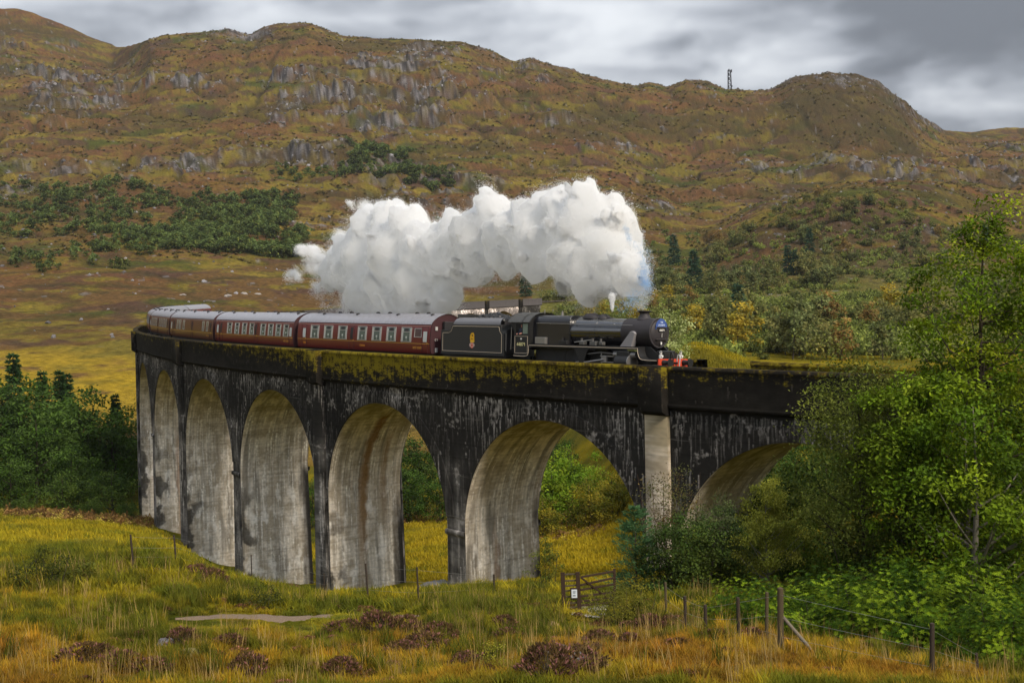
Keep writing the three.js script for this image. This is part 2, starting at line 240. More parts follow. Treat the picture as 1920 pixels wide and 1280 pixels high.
const faceTex = (() => {   // 68.3 m along by 30 m high; v = 1 at the top
  const W = 2048, H = 900, n = tnoise(W, H), mpx = 68.28 / W, mpy = 30 / H;
  const arch = (ph) => { const t = PITCHS / 2 - Math.abs(ph); return t < ARCH_R + 0.86 ? 11.1 - Math.sqrt(Math.max(0, (ARCH_R + 0.86) ** 2 - t * t)) : 99; };
  const phase = (s) => (((s + PITCHS / 2) % PITCHS) + PITCHS) % PITCHS - PITCHS / 2;
  const lime = drips(W, H, 2600, 5, mpx, mpy, (r) => { const x = r() * 68.28, ph = Math.abs(phase(x)), u = r(), low = r() < 0.55 * Math.exp(-((ph / 2.2) ** 2)) + 0.12; return u < 0.34 ? [x, 2.35 + r() * r() * 1.4, 0.3 + 1.5 * r() * r(), 0.03 + 0.05 * r(), 0.35 + 0.6 * r()] : low ? [x, 5 + 14 * r(), 1 + 7 * r() * r(), 0.03 + 0.12 * r() * r(), 0.35 + 0.65 * r()] : [x, 2.3 + 5 * r(), 0.4 + 3.2 * r() * r(), 0.02 + 0.05 * r(), 0.15 + 0.45 * r()]; });
  const soot = drips(W, H, 900, 6, mpx, mpy, (r) => [r() * 68.28, 3 + 14 * r(), 2 + 9 * r(), 0.1 + 0.3 * r(), 0.4 + 0.6 * r()]);
  return tex(W, H, (x, yy) => {
    const y = H - 1 - yy, s = x * mpx, dy = y * mpy, ph = phase(s);
    const big = n(x, y, 9, 4, 4), mid = n(x, y, 40, 18, 5), fine = n(x, y, 260, 110, 3), st = n(x, y, 120, 4, 4);
    const bl = Math.abs(((dy / 0.92) % 1) - 0.5), board = bl > 0.455 ? 0.8 - 0.1 * fine : 1;
    const pier = Math.exp(-((ph / 1.3) ** 2)), low = sstep(5, 13, dy);
    let k = 0.016 + 0.013 * clamp(big + 0.5) + 0.007 * fine + 0.02 * clamp(mid) * low;                    // sooty concrete
    let grey = clamp(pier * low * (0.8 + 1.2 * mid + 1.0 * st) + 0.6 * low * sstep(0.05, 0.4, st + 0.5 * mid));   // bared, paler concrete down the piers
    k = lerp(k, 0.2 + 0.12 * mid + 0.05 * fine, grey);
    k = lerp(k, 0.022, 0.85 * soot[y * W + x] * low);
    k = lerp(k, 0.019, 0.9 * sstep(0.08, 0.3, n(x, y, 30, 9, 3) + 0.2 * mid) * sstep(14, 19, dy));        // black damp low down
    const lot = sstep(-0.12, 0.3, n(x, y, 14, 5, 4) + 0.3 * big + 0.3 * low); let p = clamp(lime[y * W + x] * (0.75 + 0.8 * fine)) * lerp(0.22, 1, lot);
    const patch = sstep(0.2, 0.42, mid + 0.5 * fine - 0.1 + 0.12 * Math.exp(-(((dy - 3.2) / 0.8) ** 2))) * 0.4; p = Math.max(p, patch * (0.4 + fine));
    k = lerp(k, 0.6, clamp(p * 1.15)) * board; const joint = sstep(0.03, 0.01, Math.abs(((dy + 0.25) % 3.7) - 0.4 + 0.05 * mid)) * sstep(-0.1, 0.3, n(x, y, 20, 8, 3)); k = lerp(k, 0.17, 0.5 * joint * sstep(2.4, 3, dy));
    return [k * 1.06, k * 0.975, k * (0.88 + 0.06 * p)];
  }, true);
})();
const parTex = (() => {   // parapet band: 136.6 m by 2.4 m; moss in the upper part between the second pier and the first
  const W = 2048, H = 112, n = tnoise(W, H), mpx = 136.56 / W, mpy = 2.4 / H;
  const run = drips(W, H, 2600, 8, mpx, mpy, (r) => [r() * 136.56, r() * r() * 1.2, 0.3 + 1.3 * r(), 0.03 + 0.12 * r(), 0.4 + 0.6 * r()]), dark = drips(W, H, 1500, 9, mpx, mpy, (r) => [r() * 136.56, r() * 0.5, 0.6 + 1.8 * r(), 0.05 + 0.14 * r(), 0.4 + 0.6 * r()]), lime = drips(W, H, 260, 10, mpx, mpy, (r) => [r() * 136.56, r() * 2.2, 0.1 + 0.5 * r() * r(), 0.03, 0.3 + 0.5 * r()]);
  return tex(W, H, (x, yy) => {
    const y = H - 1 - yy, dy = y * mpy, s = x * mpx - 34.14, fine = n(x, yy, 700, 30, 3), mid = n(x, yy, 180, 6, 4), big = n(x, yy, 34, 2, 3), o = y * W + x;
    let k = 0.012 + 0.010 * clamp(0.5 + big + mid) + 0.006 * fine; k = lerp(k, 0.014, 0.8 * dark[o]); k = lerp(k, 0.2, 0.6 * lime[o]);
    let c = [k * 1.08, k * 0.95, k * 0.80];
    const reach = 0.30 * sstep(60, 42, s) * sstep(-3, 4, s) + 0.85 * Math.exp(-(((s - 27) / 11) ** 2)) + 0.3 * Math.exp(-(((s - 9) / 7) ** 2)) + 0.16;
    const moss = sstep(0.05, 0.5, reach * 0.85 + 0.8 * mid + 0.55 * fine + 0.45 * run[o] - 0.35 * dark[o] - dy * 0.55);
    return mixc(c, mixc([0.06, 0.042, 0.008], [0.21, 0.165, 0.012], sstep(0.0, 0.7, fine * 0.7 + mid * 0.9 + run[o] * 0.5 + reach * 0.55 - 0.35)), moss * 0.88);
  }, true);
})();
const soffTex = (() => {   // eight linings of 8 m side by side, 30 m high: 64 m by 30 m; v = 1 at the crown
  const W = 2048, H = 960, n = tnoise(W, H), mpx = 64 / W, mpy = 30 / H;
  const lime = drips(W, H, 1500, 15, mpx, mpy, (r) => [r() * 64, 6 + 16 * r(), 0.6 + 7 * r() * r(), 0.03 + 0.14 * r() * r(), 0.3 + 0.7 * r()]), dirt2 = drips(W, H, 900, 16, mpx, mpy, (r) => [r() * 64, 4 + 12 * r(), 2 + 10 * r(), 0.08 + 0.3 * r() * r(), 0.3 + 0.5 * r()]);
  return tex(W, H, (x, yy) => {
    const y = H - 1 - yy, o = y * W + x, tile = Math.floor(x / 256), u = (x % 256) / 256, dy = y * mpy;
    const big = n(x, y, 24, 6, 4), mid = n(x, y, 70, 30, 5), fine = n(x, y, 300, 140, 3), st = n(x, y, 96, 4, 4), hz = n(x, y, 16, 150, 3);
    const bl = Math.abs(((dy / 0.95) % 1) - 0.5), board = bl > 0.465 ? 0.86 + 0.1 * fine : 1;
    let c = mixc([0.40, 0.335, 0.25], [0.62, 0.55, 0.455], sstep(-0.35, 0.35, mid + big * 0.8 + hz * 0.5));
    c = mixc(c, [0.21, 0.185, 0.15], 0.8 * sstep(0.08, 0.45, st * 0.9 + big * 0.7));
    c = mixc(c, [0.17, 0.15, 0.12], 0.75 * dirt2[o]);
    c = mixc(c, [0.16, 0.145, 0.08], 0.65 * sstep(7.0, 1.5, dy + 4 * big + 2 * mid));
    c = mixc(c, [0.82, 0.77, 0.69], clamp(1.15 * lime[o] * (0.8 + fine)));
    c = mixc(c, [0.78, 0.73, 0.66], 0.6 * sstep(0.15, 0.4, n(x, y, 60, 14, 4) + 0.3 * mid) * sstep(10, 14, dy));
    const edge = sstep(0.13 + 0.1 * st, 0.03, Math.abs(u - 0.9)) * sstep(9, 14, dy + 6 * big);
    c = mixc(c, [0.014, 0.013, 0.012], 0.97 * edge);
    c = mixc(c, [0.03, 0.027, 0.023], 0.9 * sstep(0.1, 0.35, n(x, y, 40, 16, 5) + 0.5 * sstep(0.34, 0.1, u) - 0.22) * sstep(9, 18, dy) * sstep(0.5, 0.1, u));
    if (tile === 1) { const k = sstep(0.075, 0.015, Math.abs(u - 0.50 + 0.006 * (dy - 8) + 0.04 * mid)) * sstep(4.0, 4.9, dy + mid) * sstep(24, 10, dy); c = mixc(c, [0.20, 0.10, 0.022], 0.85 * k); c = mixc(c, [0.26, 0.15, 0.06], 0.6 * sstep(0.06, 0.01, Math.abs(u - 0.70 + 0.03 * mid)) * sstep(6, 8, dy) * sstep(16, 10, dy)); }
    if (tile === 0 || tile === 4) c = mixc(c, [0.3, 0.16, 0.09], 0.45 * sstep(0.05, 0.01, Math.abs(u - 0.42 + 0.05 * mid)) * sstep(10, 14, dy));
    const f = (1 + 0.3 * fine) * board;
    return [c[0] * f, c[1] * f, c[2] * f];
  }, true);
})();
const cn = grain.clone(); cn.repeat.set(12, 6); cn.needsUpdate = true;
const mFace = new THREE.MeshPhysicalMaterial({ specularIntensity: 0.12, map: faceTex, roughness: 0.95, bumpMap: faceTex, bumpScale: 0.04 });
const mFaceIn = new THREE.MeshPhysicalMaterial({ specularIntensity: 0.12, map: faceTex, roughness: 0.95 }); mFaceIn.color.setRGB(6.5, 6.2, 6.4);  // paler concrete inside the curve, with distance haze put into the colour
const mPar = new THREE.MeshPhysicalMaterial({ specularIntensity: 0.12, map: parTex, roughness: 0.95, bumpMap: parTex, bumpScale: 0.05 });
const mSoff = new THREE.MeshPhysicalMaterial({ specularIntensity: 0.12, map: soffTex, roughness: 0.92, bumpMap: soffTex, bumpScale: 0.03 });
mSoff.color.setRGB(1.22, 1.24, 1.28); const mParIn = M([0.125, 0.115, 0.12], 0.95, { map: grainOf(0.2), bumpMap: grainOf(0.3), bumpScale: 0.03 });  // far inner parapet: pale concrete plus haze put into its colour
const mCope = M([0.1, 0.085, 0.05], 0.95, { map: grainOf(2) }), mBallast = M([0.12, 0.11, 0.10], 1, { map: grainOf(1.2), bumpMap: grainOf(0.6), bumpScale: 0.1 });
const viaduct = thing('viaduct', 'long curved concrete railway viaduct of many tall stained arches', 'viaduct');
// a strip of quads through rows of points; every row the same length. Points are [s, y, o, u, v]
function sheet(rows, flip) {
  const pos = [], uv = [], idx = [], n = rows[0].length;
  for (const r of rows) for (const p of r) { const q = B(p[0], p[1], p[2]); pos.push(q.x, q.y, q.z); uv.push(p[3], p[4]); }
  for (let j = 0; j < rows.length - 1; j++) for (let i = 0; i < n - 1; i++) { const a = j * n + i, b = a + 1, c = a + n, d = c + 1; flip ? idx.push(a, c, b, b, c, d) : idx.push(a, b, c, b, d, c); }
  const g = buf(pos, idx, uv); g.computeVertexNormals(); return g;
}
const fu = (s) => (s + 34.14) / 68.28, fv = (y) => 1 + y / 30, BOTTOM = -29;
for (let i = SPANS[0]; i < SPANS[1]; i++) {
  const mid = (i + 0.5) * SPAN, P = (t, y, o) => [mid + t, y, o, fu(mid + t) + (o < 0 ? 0.37 : 0), fv(y)];
  const N = 36;
  for (const side of [1, -1]) {
    // spandrel: from under the parapet down to the arch, and to the springing over each half pier
    const rows = [], ts = [-SPAN / 2, -SPAN / 2 + 0.45]; for (let k = 0; k <= N; k++) ts.push(-ARCH_R * Math.cos((Math.PI * k) / N)); ts.push(SPAN / 2 - 0.45, SPAN / 2);
    for (let r = 0; r <= 6; r++) rows.push(ts.map((t) => { const bot = Math.abs(t) >= ARCH_R - 1e-6 ? SPRING : SPRING + Math.sqrt(ARCH_R * ARCH_R - t * t), y = lerp(-2.1, bot, r / 6); return P(t, y, side * outw(y)); }));
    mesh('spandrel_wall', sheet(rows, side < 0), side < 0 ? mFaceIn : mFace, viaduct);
  }
  // arch ring, a little proud of the wall
  for (const side of [1, -1]) {
    const prof = [[ARCH_R + 0.002, -0.004], [ARCH_R + 0.002, 0.07], [ARCH_R + 0.86, 0.07], [ARCH_R + 0.88, -0.02]], rows = [];
    for (let k = 0; k <= N; k++) { const a = lerp(0.10, Math.PI - 0.10, k / N); rows.push(prof.map(([r, o]) => { const y = SPRING + r * Math.sin(a); return P(-r * Math.cos(a), y, side * (outw(y) + o)); })); }
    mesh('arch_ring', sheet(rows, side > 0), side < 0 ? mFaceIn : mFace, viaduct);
  }
  // lining of the arch between the two springings
  const so = [], tile = ((i % 8) + 8) % 8; let len = 0;
  for (let k = 0; k <= N; k++) { const a = (Math.PI * k) / N, y = SPRING + ARCH_R * Math.sin(a), v = 1 - (ARCH_R * Math.abs(a - Math.PI / 2)) / 30; so.push([-1, -0.5, 0, 0.5, 1].map((f) => [mid - ARCH_R * Math.cos(a), y, f * outw(y), (tile + 0.5 - 0.4 * f) / 8, v])); }
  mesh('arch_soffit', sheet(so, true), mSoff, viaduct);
}
for (let i = SPANS[0]; i <= SPANS[1]; i++) {   // piers below the springing, tapering outwards; the taller outer ones carry a pilaster
  const s0 = i * SPAN, big = i % 2 === 0, end = i === SPANS[1], list = [], hw0 = SPAN / 2 - ARCH_R;
  const tileA = ((i % 8) + 8) % 8, tileB = (((i - 1) % 8) + 8) % 8;
  const faces = [], inner = [];
  for (const side of [1, -1]) { const rows = []; for (let r = 0; r <= 8; r++) { const y = lerp(SPRING, BOTTOM, r / 8), h = hw0 + batter(y); rows.push([-h, 0, h].map((t) => [s0 + t, y, side * outw(y), fu(s0 + t * 0.98) + (side < 0 ? 0.37 : 0), fv(y)])); } faces.push(sheet(rows, side < 0)); }
  for (const dir of [1, -1]) { const rows = []; for (let r = 0; r <= 8; r++) { const y = lerp(SPRING, BOTTOM, r / 8), h = hw0 + batter(y), tile = dir > 0 ? tileA : tileB; rows.push([-1, -0.5, 0, 0.5, 1].map((f) => [s0 + dir * h, y, f * outw(y), (tile + 0.5 - 0.4 * f) / 8, 1 - (ARCH_R * Math.PI / 2 + SPRING - y) / 30])); } inner.push(sheet(rows, dir < 0)); }
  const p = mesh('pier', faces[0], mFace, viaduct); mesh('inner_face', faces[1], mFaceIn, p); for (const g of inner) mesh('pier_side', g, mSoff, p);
  // projecting ledge at the springing
  for (const side of [1, -1]) { const q = [[0, 0], [0.16, -0.05], [0.16, -0.3], [0, -0.42]]; const rows = q.map(([o, y]) => [-1, 1].map((t) => [s0 + t * (hw0 + 0.02 + o * 0.3), SPRING + y, side * (outw(SPRING) + o + 0.005), fu(s0 + t), fv(SPRING + y)])); mesh('ledge', sheet(rows, side < 0), mFace, p); }
  if (big || end) for (const side of [1, -1]) {
    const w = 0.72, top = -2.6, rows = [];
    for (let r = 0; r <= 10; r++) { const y = lerp(top, BOTTOM, r / 10), o = side * (outw(y) + 0.3), oi = side * (outw(y) - 0.05), ww = w + 0.004 * -y; rows.push([[s0 - ww, y, oi, 0.015, fv(y)], [s0 - ww, y, o, 0.02, fv(y)], [s0 + ww, y, o, 0.05, fv(y)], [s0 + ww, y, oi, 0.055, fv(y)]].map((q, k) => [q[0], q[1], q[2], fu(s0) + (k - 1.5) * 0.008 + 0.5, q[4]])); }
    mesh('pilaster', sheet(rows, side < 0), i === 0 ? new THREE.MeshStandardMaterial({ color: new THREE.Color().setRGB(1.25, 1.2, 1.15), map: soffTex, roughness: 0.95 }) : mFace, viaduct);
    if (i === 0 && side < 0) continue;
    const bl = [], bw = 0.8, o1 = HALF + 0.75; const ring = [[o1 - 0.9, 0.03], [o1, 0.03], [o1, -2.35], [o1 - 0.42, -2.62], [o1 - 0.9, -2.62]];
    const rowsB = ring.map(([o, y]) => [-bw, bw].map((t) => [s0 + t, y, side * o, (s0 + t + 34.14) / 136.56, 1 + Math.max(y, -2.3) / 2.4])); bl.push(sheet(rowsB, side < 0));
    for (const e of [-1, 1]) { const q = ring.map(([o, y]) => B(s0 + e * bw, y, side * o)), pos = [], ix = [], uv = []; q.forEach((k, j) => { pos.push(k.x, k.y, k.z); uv.push((s0 + 34.14) / 136.56 + ring[j][0] * 0.007, 1 + Math.max(ring[j][1], -2.3) / 2.4); }); for (let k = 1; k < 4; k++) ix.push(0, k, k + 1); const g = buf(pos, ix, uv); g.computeVertexNormals(); bl.push(g); }
    mesh('parapet_block', merge(bl), mPar, viaduct);
  }
}
for (const side of [1, -1]) {   // parapets with a coping and a moulding under the band
  const s0 = SPANS[0] * SPAN, s1 = SPANS[1] * SPAN + (side < 0 ? 11 : 11), n = Math.round((s1 - s0) / 1.4), inner = HALF - 0.28;
  const gapA = -2, gapB = 1.7, prof = [[inner, -1.25], [inner, -0.22], [inner - 0.05, -0.2], [inner - 0.05, 0], [HALF + 0.24, 0], [HALF + 0.24, -0.2], [HALF + 0.18, -0.23], [HALF + 0.18, -1.95], [HALF + 0.26, -2.0], [HALF + 0.26, -2.18], [HALF - 0.02, -2.3]];
  const vs = [0.2, 0.9, 0.92, 0.99, 0.97, 0.93, 0.9, 0.19, 0.17, 0.1, 0.05];
  const rowsOf = (a, b, drop) => { const rows = [], m = Math.max(1, Math.round((b - a) / 1.4)); for (let k = 0; k <= m; k++) { const s = lerp(a, b, k / m); rows.push(prof.map(([o, y], j) => [s, j > 0 && j < 8 ? Math.min(y, y - drop * (j < 7 ? 1 : 0)) : y, side * o, (s + 34.14) / 136.56 + (side < 0 ? 0.3 : 0), vs[j]])); } return sheet(rows, side > 0); };
  if (side > 0) mesh('parapet', rowsOf(s0, s1, 0), mPar, viaduct);
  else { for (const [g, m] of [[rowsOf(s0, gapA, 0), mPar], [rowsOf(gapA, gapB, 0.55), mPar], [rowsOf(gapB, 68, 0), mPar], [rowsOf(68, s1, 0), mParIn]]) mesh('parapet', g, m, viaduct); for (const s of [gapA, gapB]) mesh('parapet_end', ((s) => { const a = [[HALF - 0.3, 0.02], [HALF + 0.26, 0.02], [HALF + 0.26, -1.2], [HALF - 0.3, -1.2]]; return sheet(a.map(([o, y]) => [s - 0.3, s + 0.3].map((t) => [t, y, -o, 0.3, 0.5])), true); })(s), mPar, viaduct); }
  const rows = [0, 1].map((k) => [0, 10].map((r) => [SPANS[1] * SPAN + r, k ? -9 : -2.1, side * HALF, fu(r), fv(k ? -9 : -2.1)])); mesh('wing_wall', sheet(rows, side > 0), mFace, viaduct);
}
{ // trackbed: ballast between the parapets, two rails, sleepers
  const s0 = SPANS[0] * SPAN, s1 = SPANS[1] * SPAN + 30, rows = [], n = 240;
  for (let k = 0; k <= n; k++) { const s = lerp(s0, s1, k / n); rows.push([[-HALF + 0.2, -1.32], [-1.6, -1.26], [0, -1.24], [1.6, -1.26], [HALF - 0.2, -1.32]].map(([o, y]) => [s, y, o, s, o])); }
  const track = thing('railway_track', 'single railway track on ballast along the viaduct deck', 'railway track');
  mesh('ballast', sheet(rows, true), mBallast, track);
  for (const o of [-0.75, 0.75]) { const pr = [[-0.035, -1.2], [-0.035, -1.05], [0.035, -1.05], [0.035, -1.2]]; const r2 = []; for (let k = 0; k <= n; k++) { const s = lerp(s0, s1, k / n); r2.push(pr.map(([q, y]) => [s, y, o + q, s, q])); } mesh('rail', sheet(r2, false), M([0.16, 0.12, 0.09], 0.5, { metalness: 0.6 }), track); }
  const sl = []; for (let s = s0; s < s1; s += 0.7) { const g = new THREE.BoxGeometry(0.26, 0.12, 2.6), q = B(s, -1.2, 0); g.rotateY(-(A0 + s / RAD)); sl.push(g.translate(q.x, q.y, q.z)); }
  tag(mesh('sleepers', merge(sl), M([0.09, 0.07, 0.055], 1), track), null, null, null, 'stuff');
}
// ---------------------------------------------------------------- train
const RAIL = -1.05, CANT = 0.045;
function onTrack(o, s) {   // +x towards the front of the train, +z to the outside of the curve
  const a = A0 + s / RAD, f = V(Math.cos(a), -0.0216, Math.sin(a)).normalize(), n = V(-Math.sin(a), 0, Math.cos(a)), up = n.clone().cross(f).normalize();
  const u2 = up.clone().multiplyScalar(Math.cos(CANT)).addScaledVector(n, -Math.sin(CANT)), n2_ = f.clone().cross(u2);
  o.quaternion.setFromRotationMatrix(new THREE.Matrix4().makeBasis(f, u2, n2_)); o.position.copy(B(s, RAIL, 0));
}
function print(w, h, draw, pxm = 160) {   // flat lettering: transparent ground
  const c = document.createElement('canvas'); c.width = Math.round(w * pxm); c.height = Math.round(h * pxm); const g = c.getContext('2d'); g.clearRect(0, 0, c.width, c.height); draw(g, c.width, c.height);
  const t = new THREE.CanvasTexture(c); t.colorSpace = THREE.SRGBColorSpace; return new THREE.MeshStandardMaterial({ map: t, transparent: true, alphaTest: 0.5, roughness: 0.6 });
}
const dirt = grainOf(0.9);
const mMaroon = new THREE.MeshPhysicalMaterial({ roughness: 0.38, clearcoat: 0.35, clearcoatRoughness: 0.25, map: grainOf(2.5) }); mMaroon.color.setRGB(0.17, 0.014, 0.018);
const mBrownRed = mMaroon.clone(); mBrownRed.color.setRGB(0.135, 0.04, 0.02);
const mRoof = M([0.32, 0.32, 0.37], 0.34, { map: grainOf(3) }), mDark = M([0.018, 0.016, 0.018], 0.6), mBlack = M([0.012, 0.012, 0.013], 0.55, { map: dirt });
const mGloss = new THREE.MeshPhysicalMaterial({ roughness: 0.15, ior: 1.9, clearcoat: 1, clearcoatRoughness: 0.06 }); mGloss.color.setRGB(0.012, 0.012, 0.016);
const mSmokebox = M([0.032, 0.027, 0.032], 0.62, { map: dirt }), mTender = M([0.03, 0.031, 0.033], 0.5, { map: dirt }), mSteel = M([0.30, 0.29, 0.28], 0.45, { metalness: 0.7 }), mGrey = M([0.42, 0.41, 0.40], 0.6);
const mLining = M([0.55, 0.46, 0.36], 0.6), mGold = M([0.62, 0.36, 0.06], 0.5), mRed = M([0.55, 0.055, 0.02], 0.5), mWhite = M([0.72, 0.71, 0.68], 0.5), mAlu = M([0.36, 0.35, 0.33], 0.4);
const mPane = new THREE.MeshPhysicalMaterial({ roughness: 0.08, clearcoat: 1, clearcoatRoughness: 0.03 }); mPane.color.setRGB(0.10, 0.145, 0.14);
const mCurtain = M([0.5, 0.5, 0.47], 0.9), mFrost = M([0.55, 0.58, 0.57], 0.5), mGlow = M([0.45, 0.5, 0.46], 0.8);

const COACH_L = 19.75;
const PROFILE = [[1.0, 1.30], [1.15, 1.355], [1.6, 1.395], [2.0, 1.405], [2.5, 1.365], [2.85, 1.305], [2.98, 1.27]], ROOFP = [[2.98, 1.30], [3.12, 1.235], [3.3, 1.08], [3.48, 0.84], [3.62, 0.54], [3.71, 0.25], [3.735, 0]];
const sideZ = (y) => { for (let i = 1; i < PROFILE.length; i++) if (y <= PROFILE[i][0]) return lerp(PROFILE[i - 1][1], PROFILE[i][1], (y - PROFILE[i - 1][0]) / (PROFILE[i][0] - PROFILE[i - 1][0])); return 1.27; };
function skin(prof, L, closed, bow = 0) {   // prof: [y, z] rows; both sides; along x
  const both = [...prof.map(([y, z]) => [y, z]), ...prof.slice().reverse().map(([y, z]) => [y, -z])], pos = [], idx = [], uv = [], nx = 12;
  for (let i = 0; i <= nx; i++) both.forEach(([y, z], k) => { const t = (i / nx) * 2 - 1; pos.push((t * L) / 2 - (bow ? Math.sign(Math.round(t * 10)) * (Math.abs(t) > 0.99 ? bow * (z / 1.3) ** 2 : 0) : 0), y, z); uv.push(((t * L) / 2), y + z); });
  const n = both.length; for (let i = 0; i < nx; i++) for (let k = 0; k < n - 1; k++) { const a = i * n + k, b = a + 1, c = a + n, d = c + 1; idx.push(a, c, b, b, c, d); }
  const g = buf(pos, idx, uv); g.computeVertexNormals(); return g;
}
function sidePlate(x0, x1, y0, y1, lift, side = 1) {   // a plate that follows the body's side
  const pos = [], idx = [], uv = [], n = 4; for (let i = 0; i <= n; i++) { const y = lerp(y0, y1, i / n), z = (sideZ(y) + lift) * side; pos.push(x0, y, z, x1, y, z); uv.push(0, i / n, 1, i / n); }
  for (let i = 0; i < n; i++) { const a = i * 2; side > 0 ? idx.push(a, a + 1, a + 2, a + 1, a + 3, a + 2) : idx.push(a, a + 2, a + 1, a + 1, a + 2, a + 3); } const g = buf(pos, idx, uv); g.computeVertexNormals(); return g;
}
function sideFrame(x0, x1, y0, y1, t, lift) {   // a thin raised surround with thickness
  const b = (a0, a1, b0, b1) => { const ym = (b0 + b1) / 2, g = new THREE.BoxGeometry(a1 - a0, b1 - b0, 0.03); g.rotateX(-Math.atan2(sideZ(b0) - sideZ(b1), b1 - b0)); return g.translate((a0 + a1) / 2, ym, sideZ(ym) + lift); };
  return merge([b(x0 - t, x0, y0 - t, y1 + t), b(x1, x1 + t, y0 - t, y1 + t), b(x0, x1, y1, y1 + t), b(x0, x1, y0 - t, y0)]);
}
const ventGeo = (() => { const g = merge([new THREE.SphereGeometry(0.14, 10, 6, 0, 6.3, 0, 1.6).scale(1, 0.8, 1.25), cyl(0.14, 0.14, 0.06, 0, -0.03, 0, 10)]); return g; })();
const wheelGeo = (r) => new THREE.LatheGeometry([[0.06, -0.09], [r * 0.35, -0.05], [r * 0.86, -0.04], [r * 0.88, -0.07], [r, -0.07], [r, 0.05], [r * 1.06, 0.07], [r * 0.9, 0.08], [0.06, 0.08]].map((p) => new THREE.Vector2(...p)), 28).rotateX(-Math.PI / 2);
function bogie(parent, x, wr = 0.46, wb = 2.6) {
  const g = mesh('bogie', rbox(wb + 1.1, 0.28, 0.12, x, 0.62, 1.02), mDark, parent);
  for (const d of [-wb / 2, wb / 2]) { mesh('wheel', wheelGeo(wr).translate(x + d, wr, 0.72), mDark, g); mesh('axle_box', rbox(0.3, 0.34, 0.2, x + d, 0.5, 1.1), mDark, g); }
}
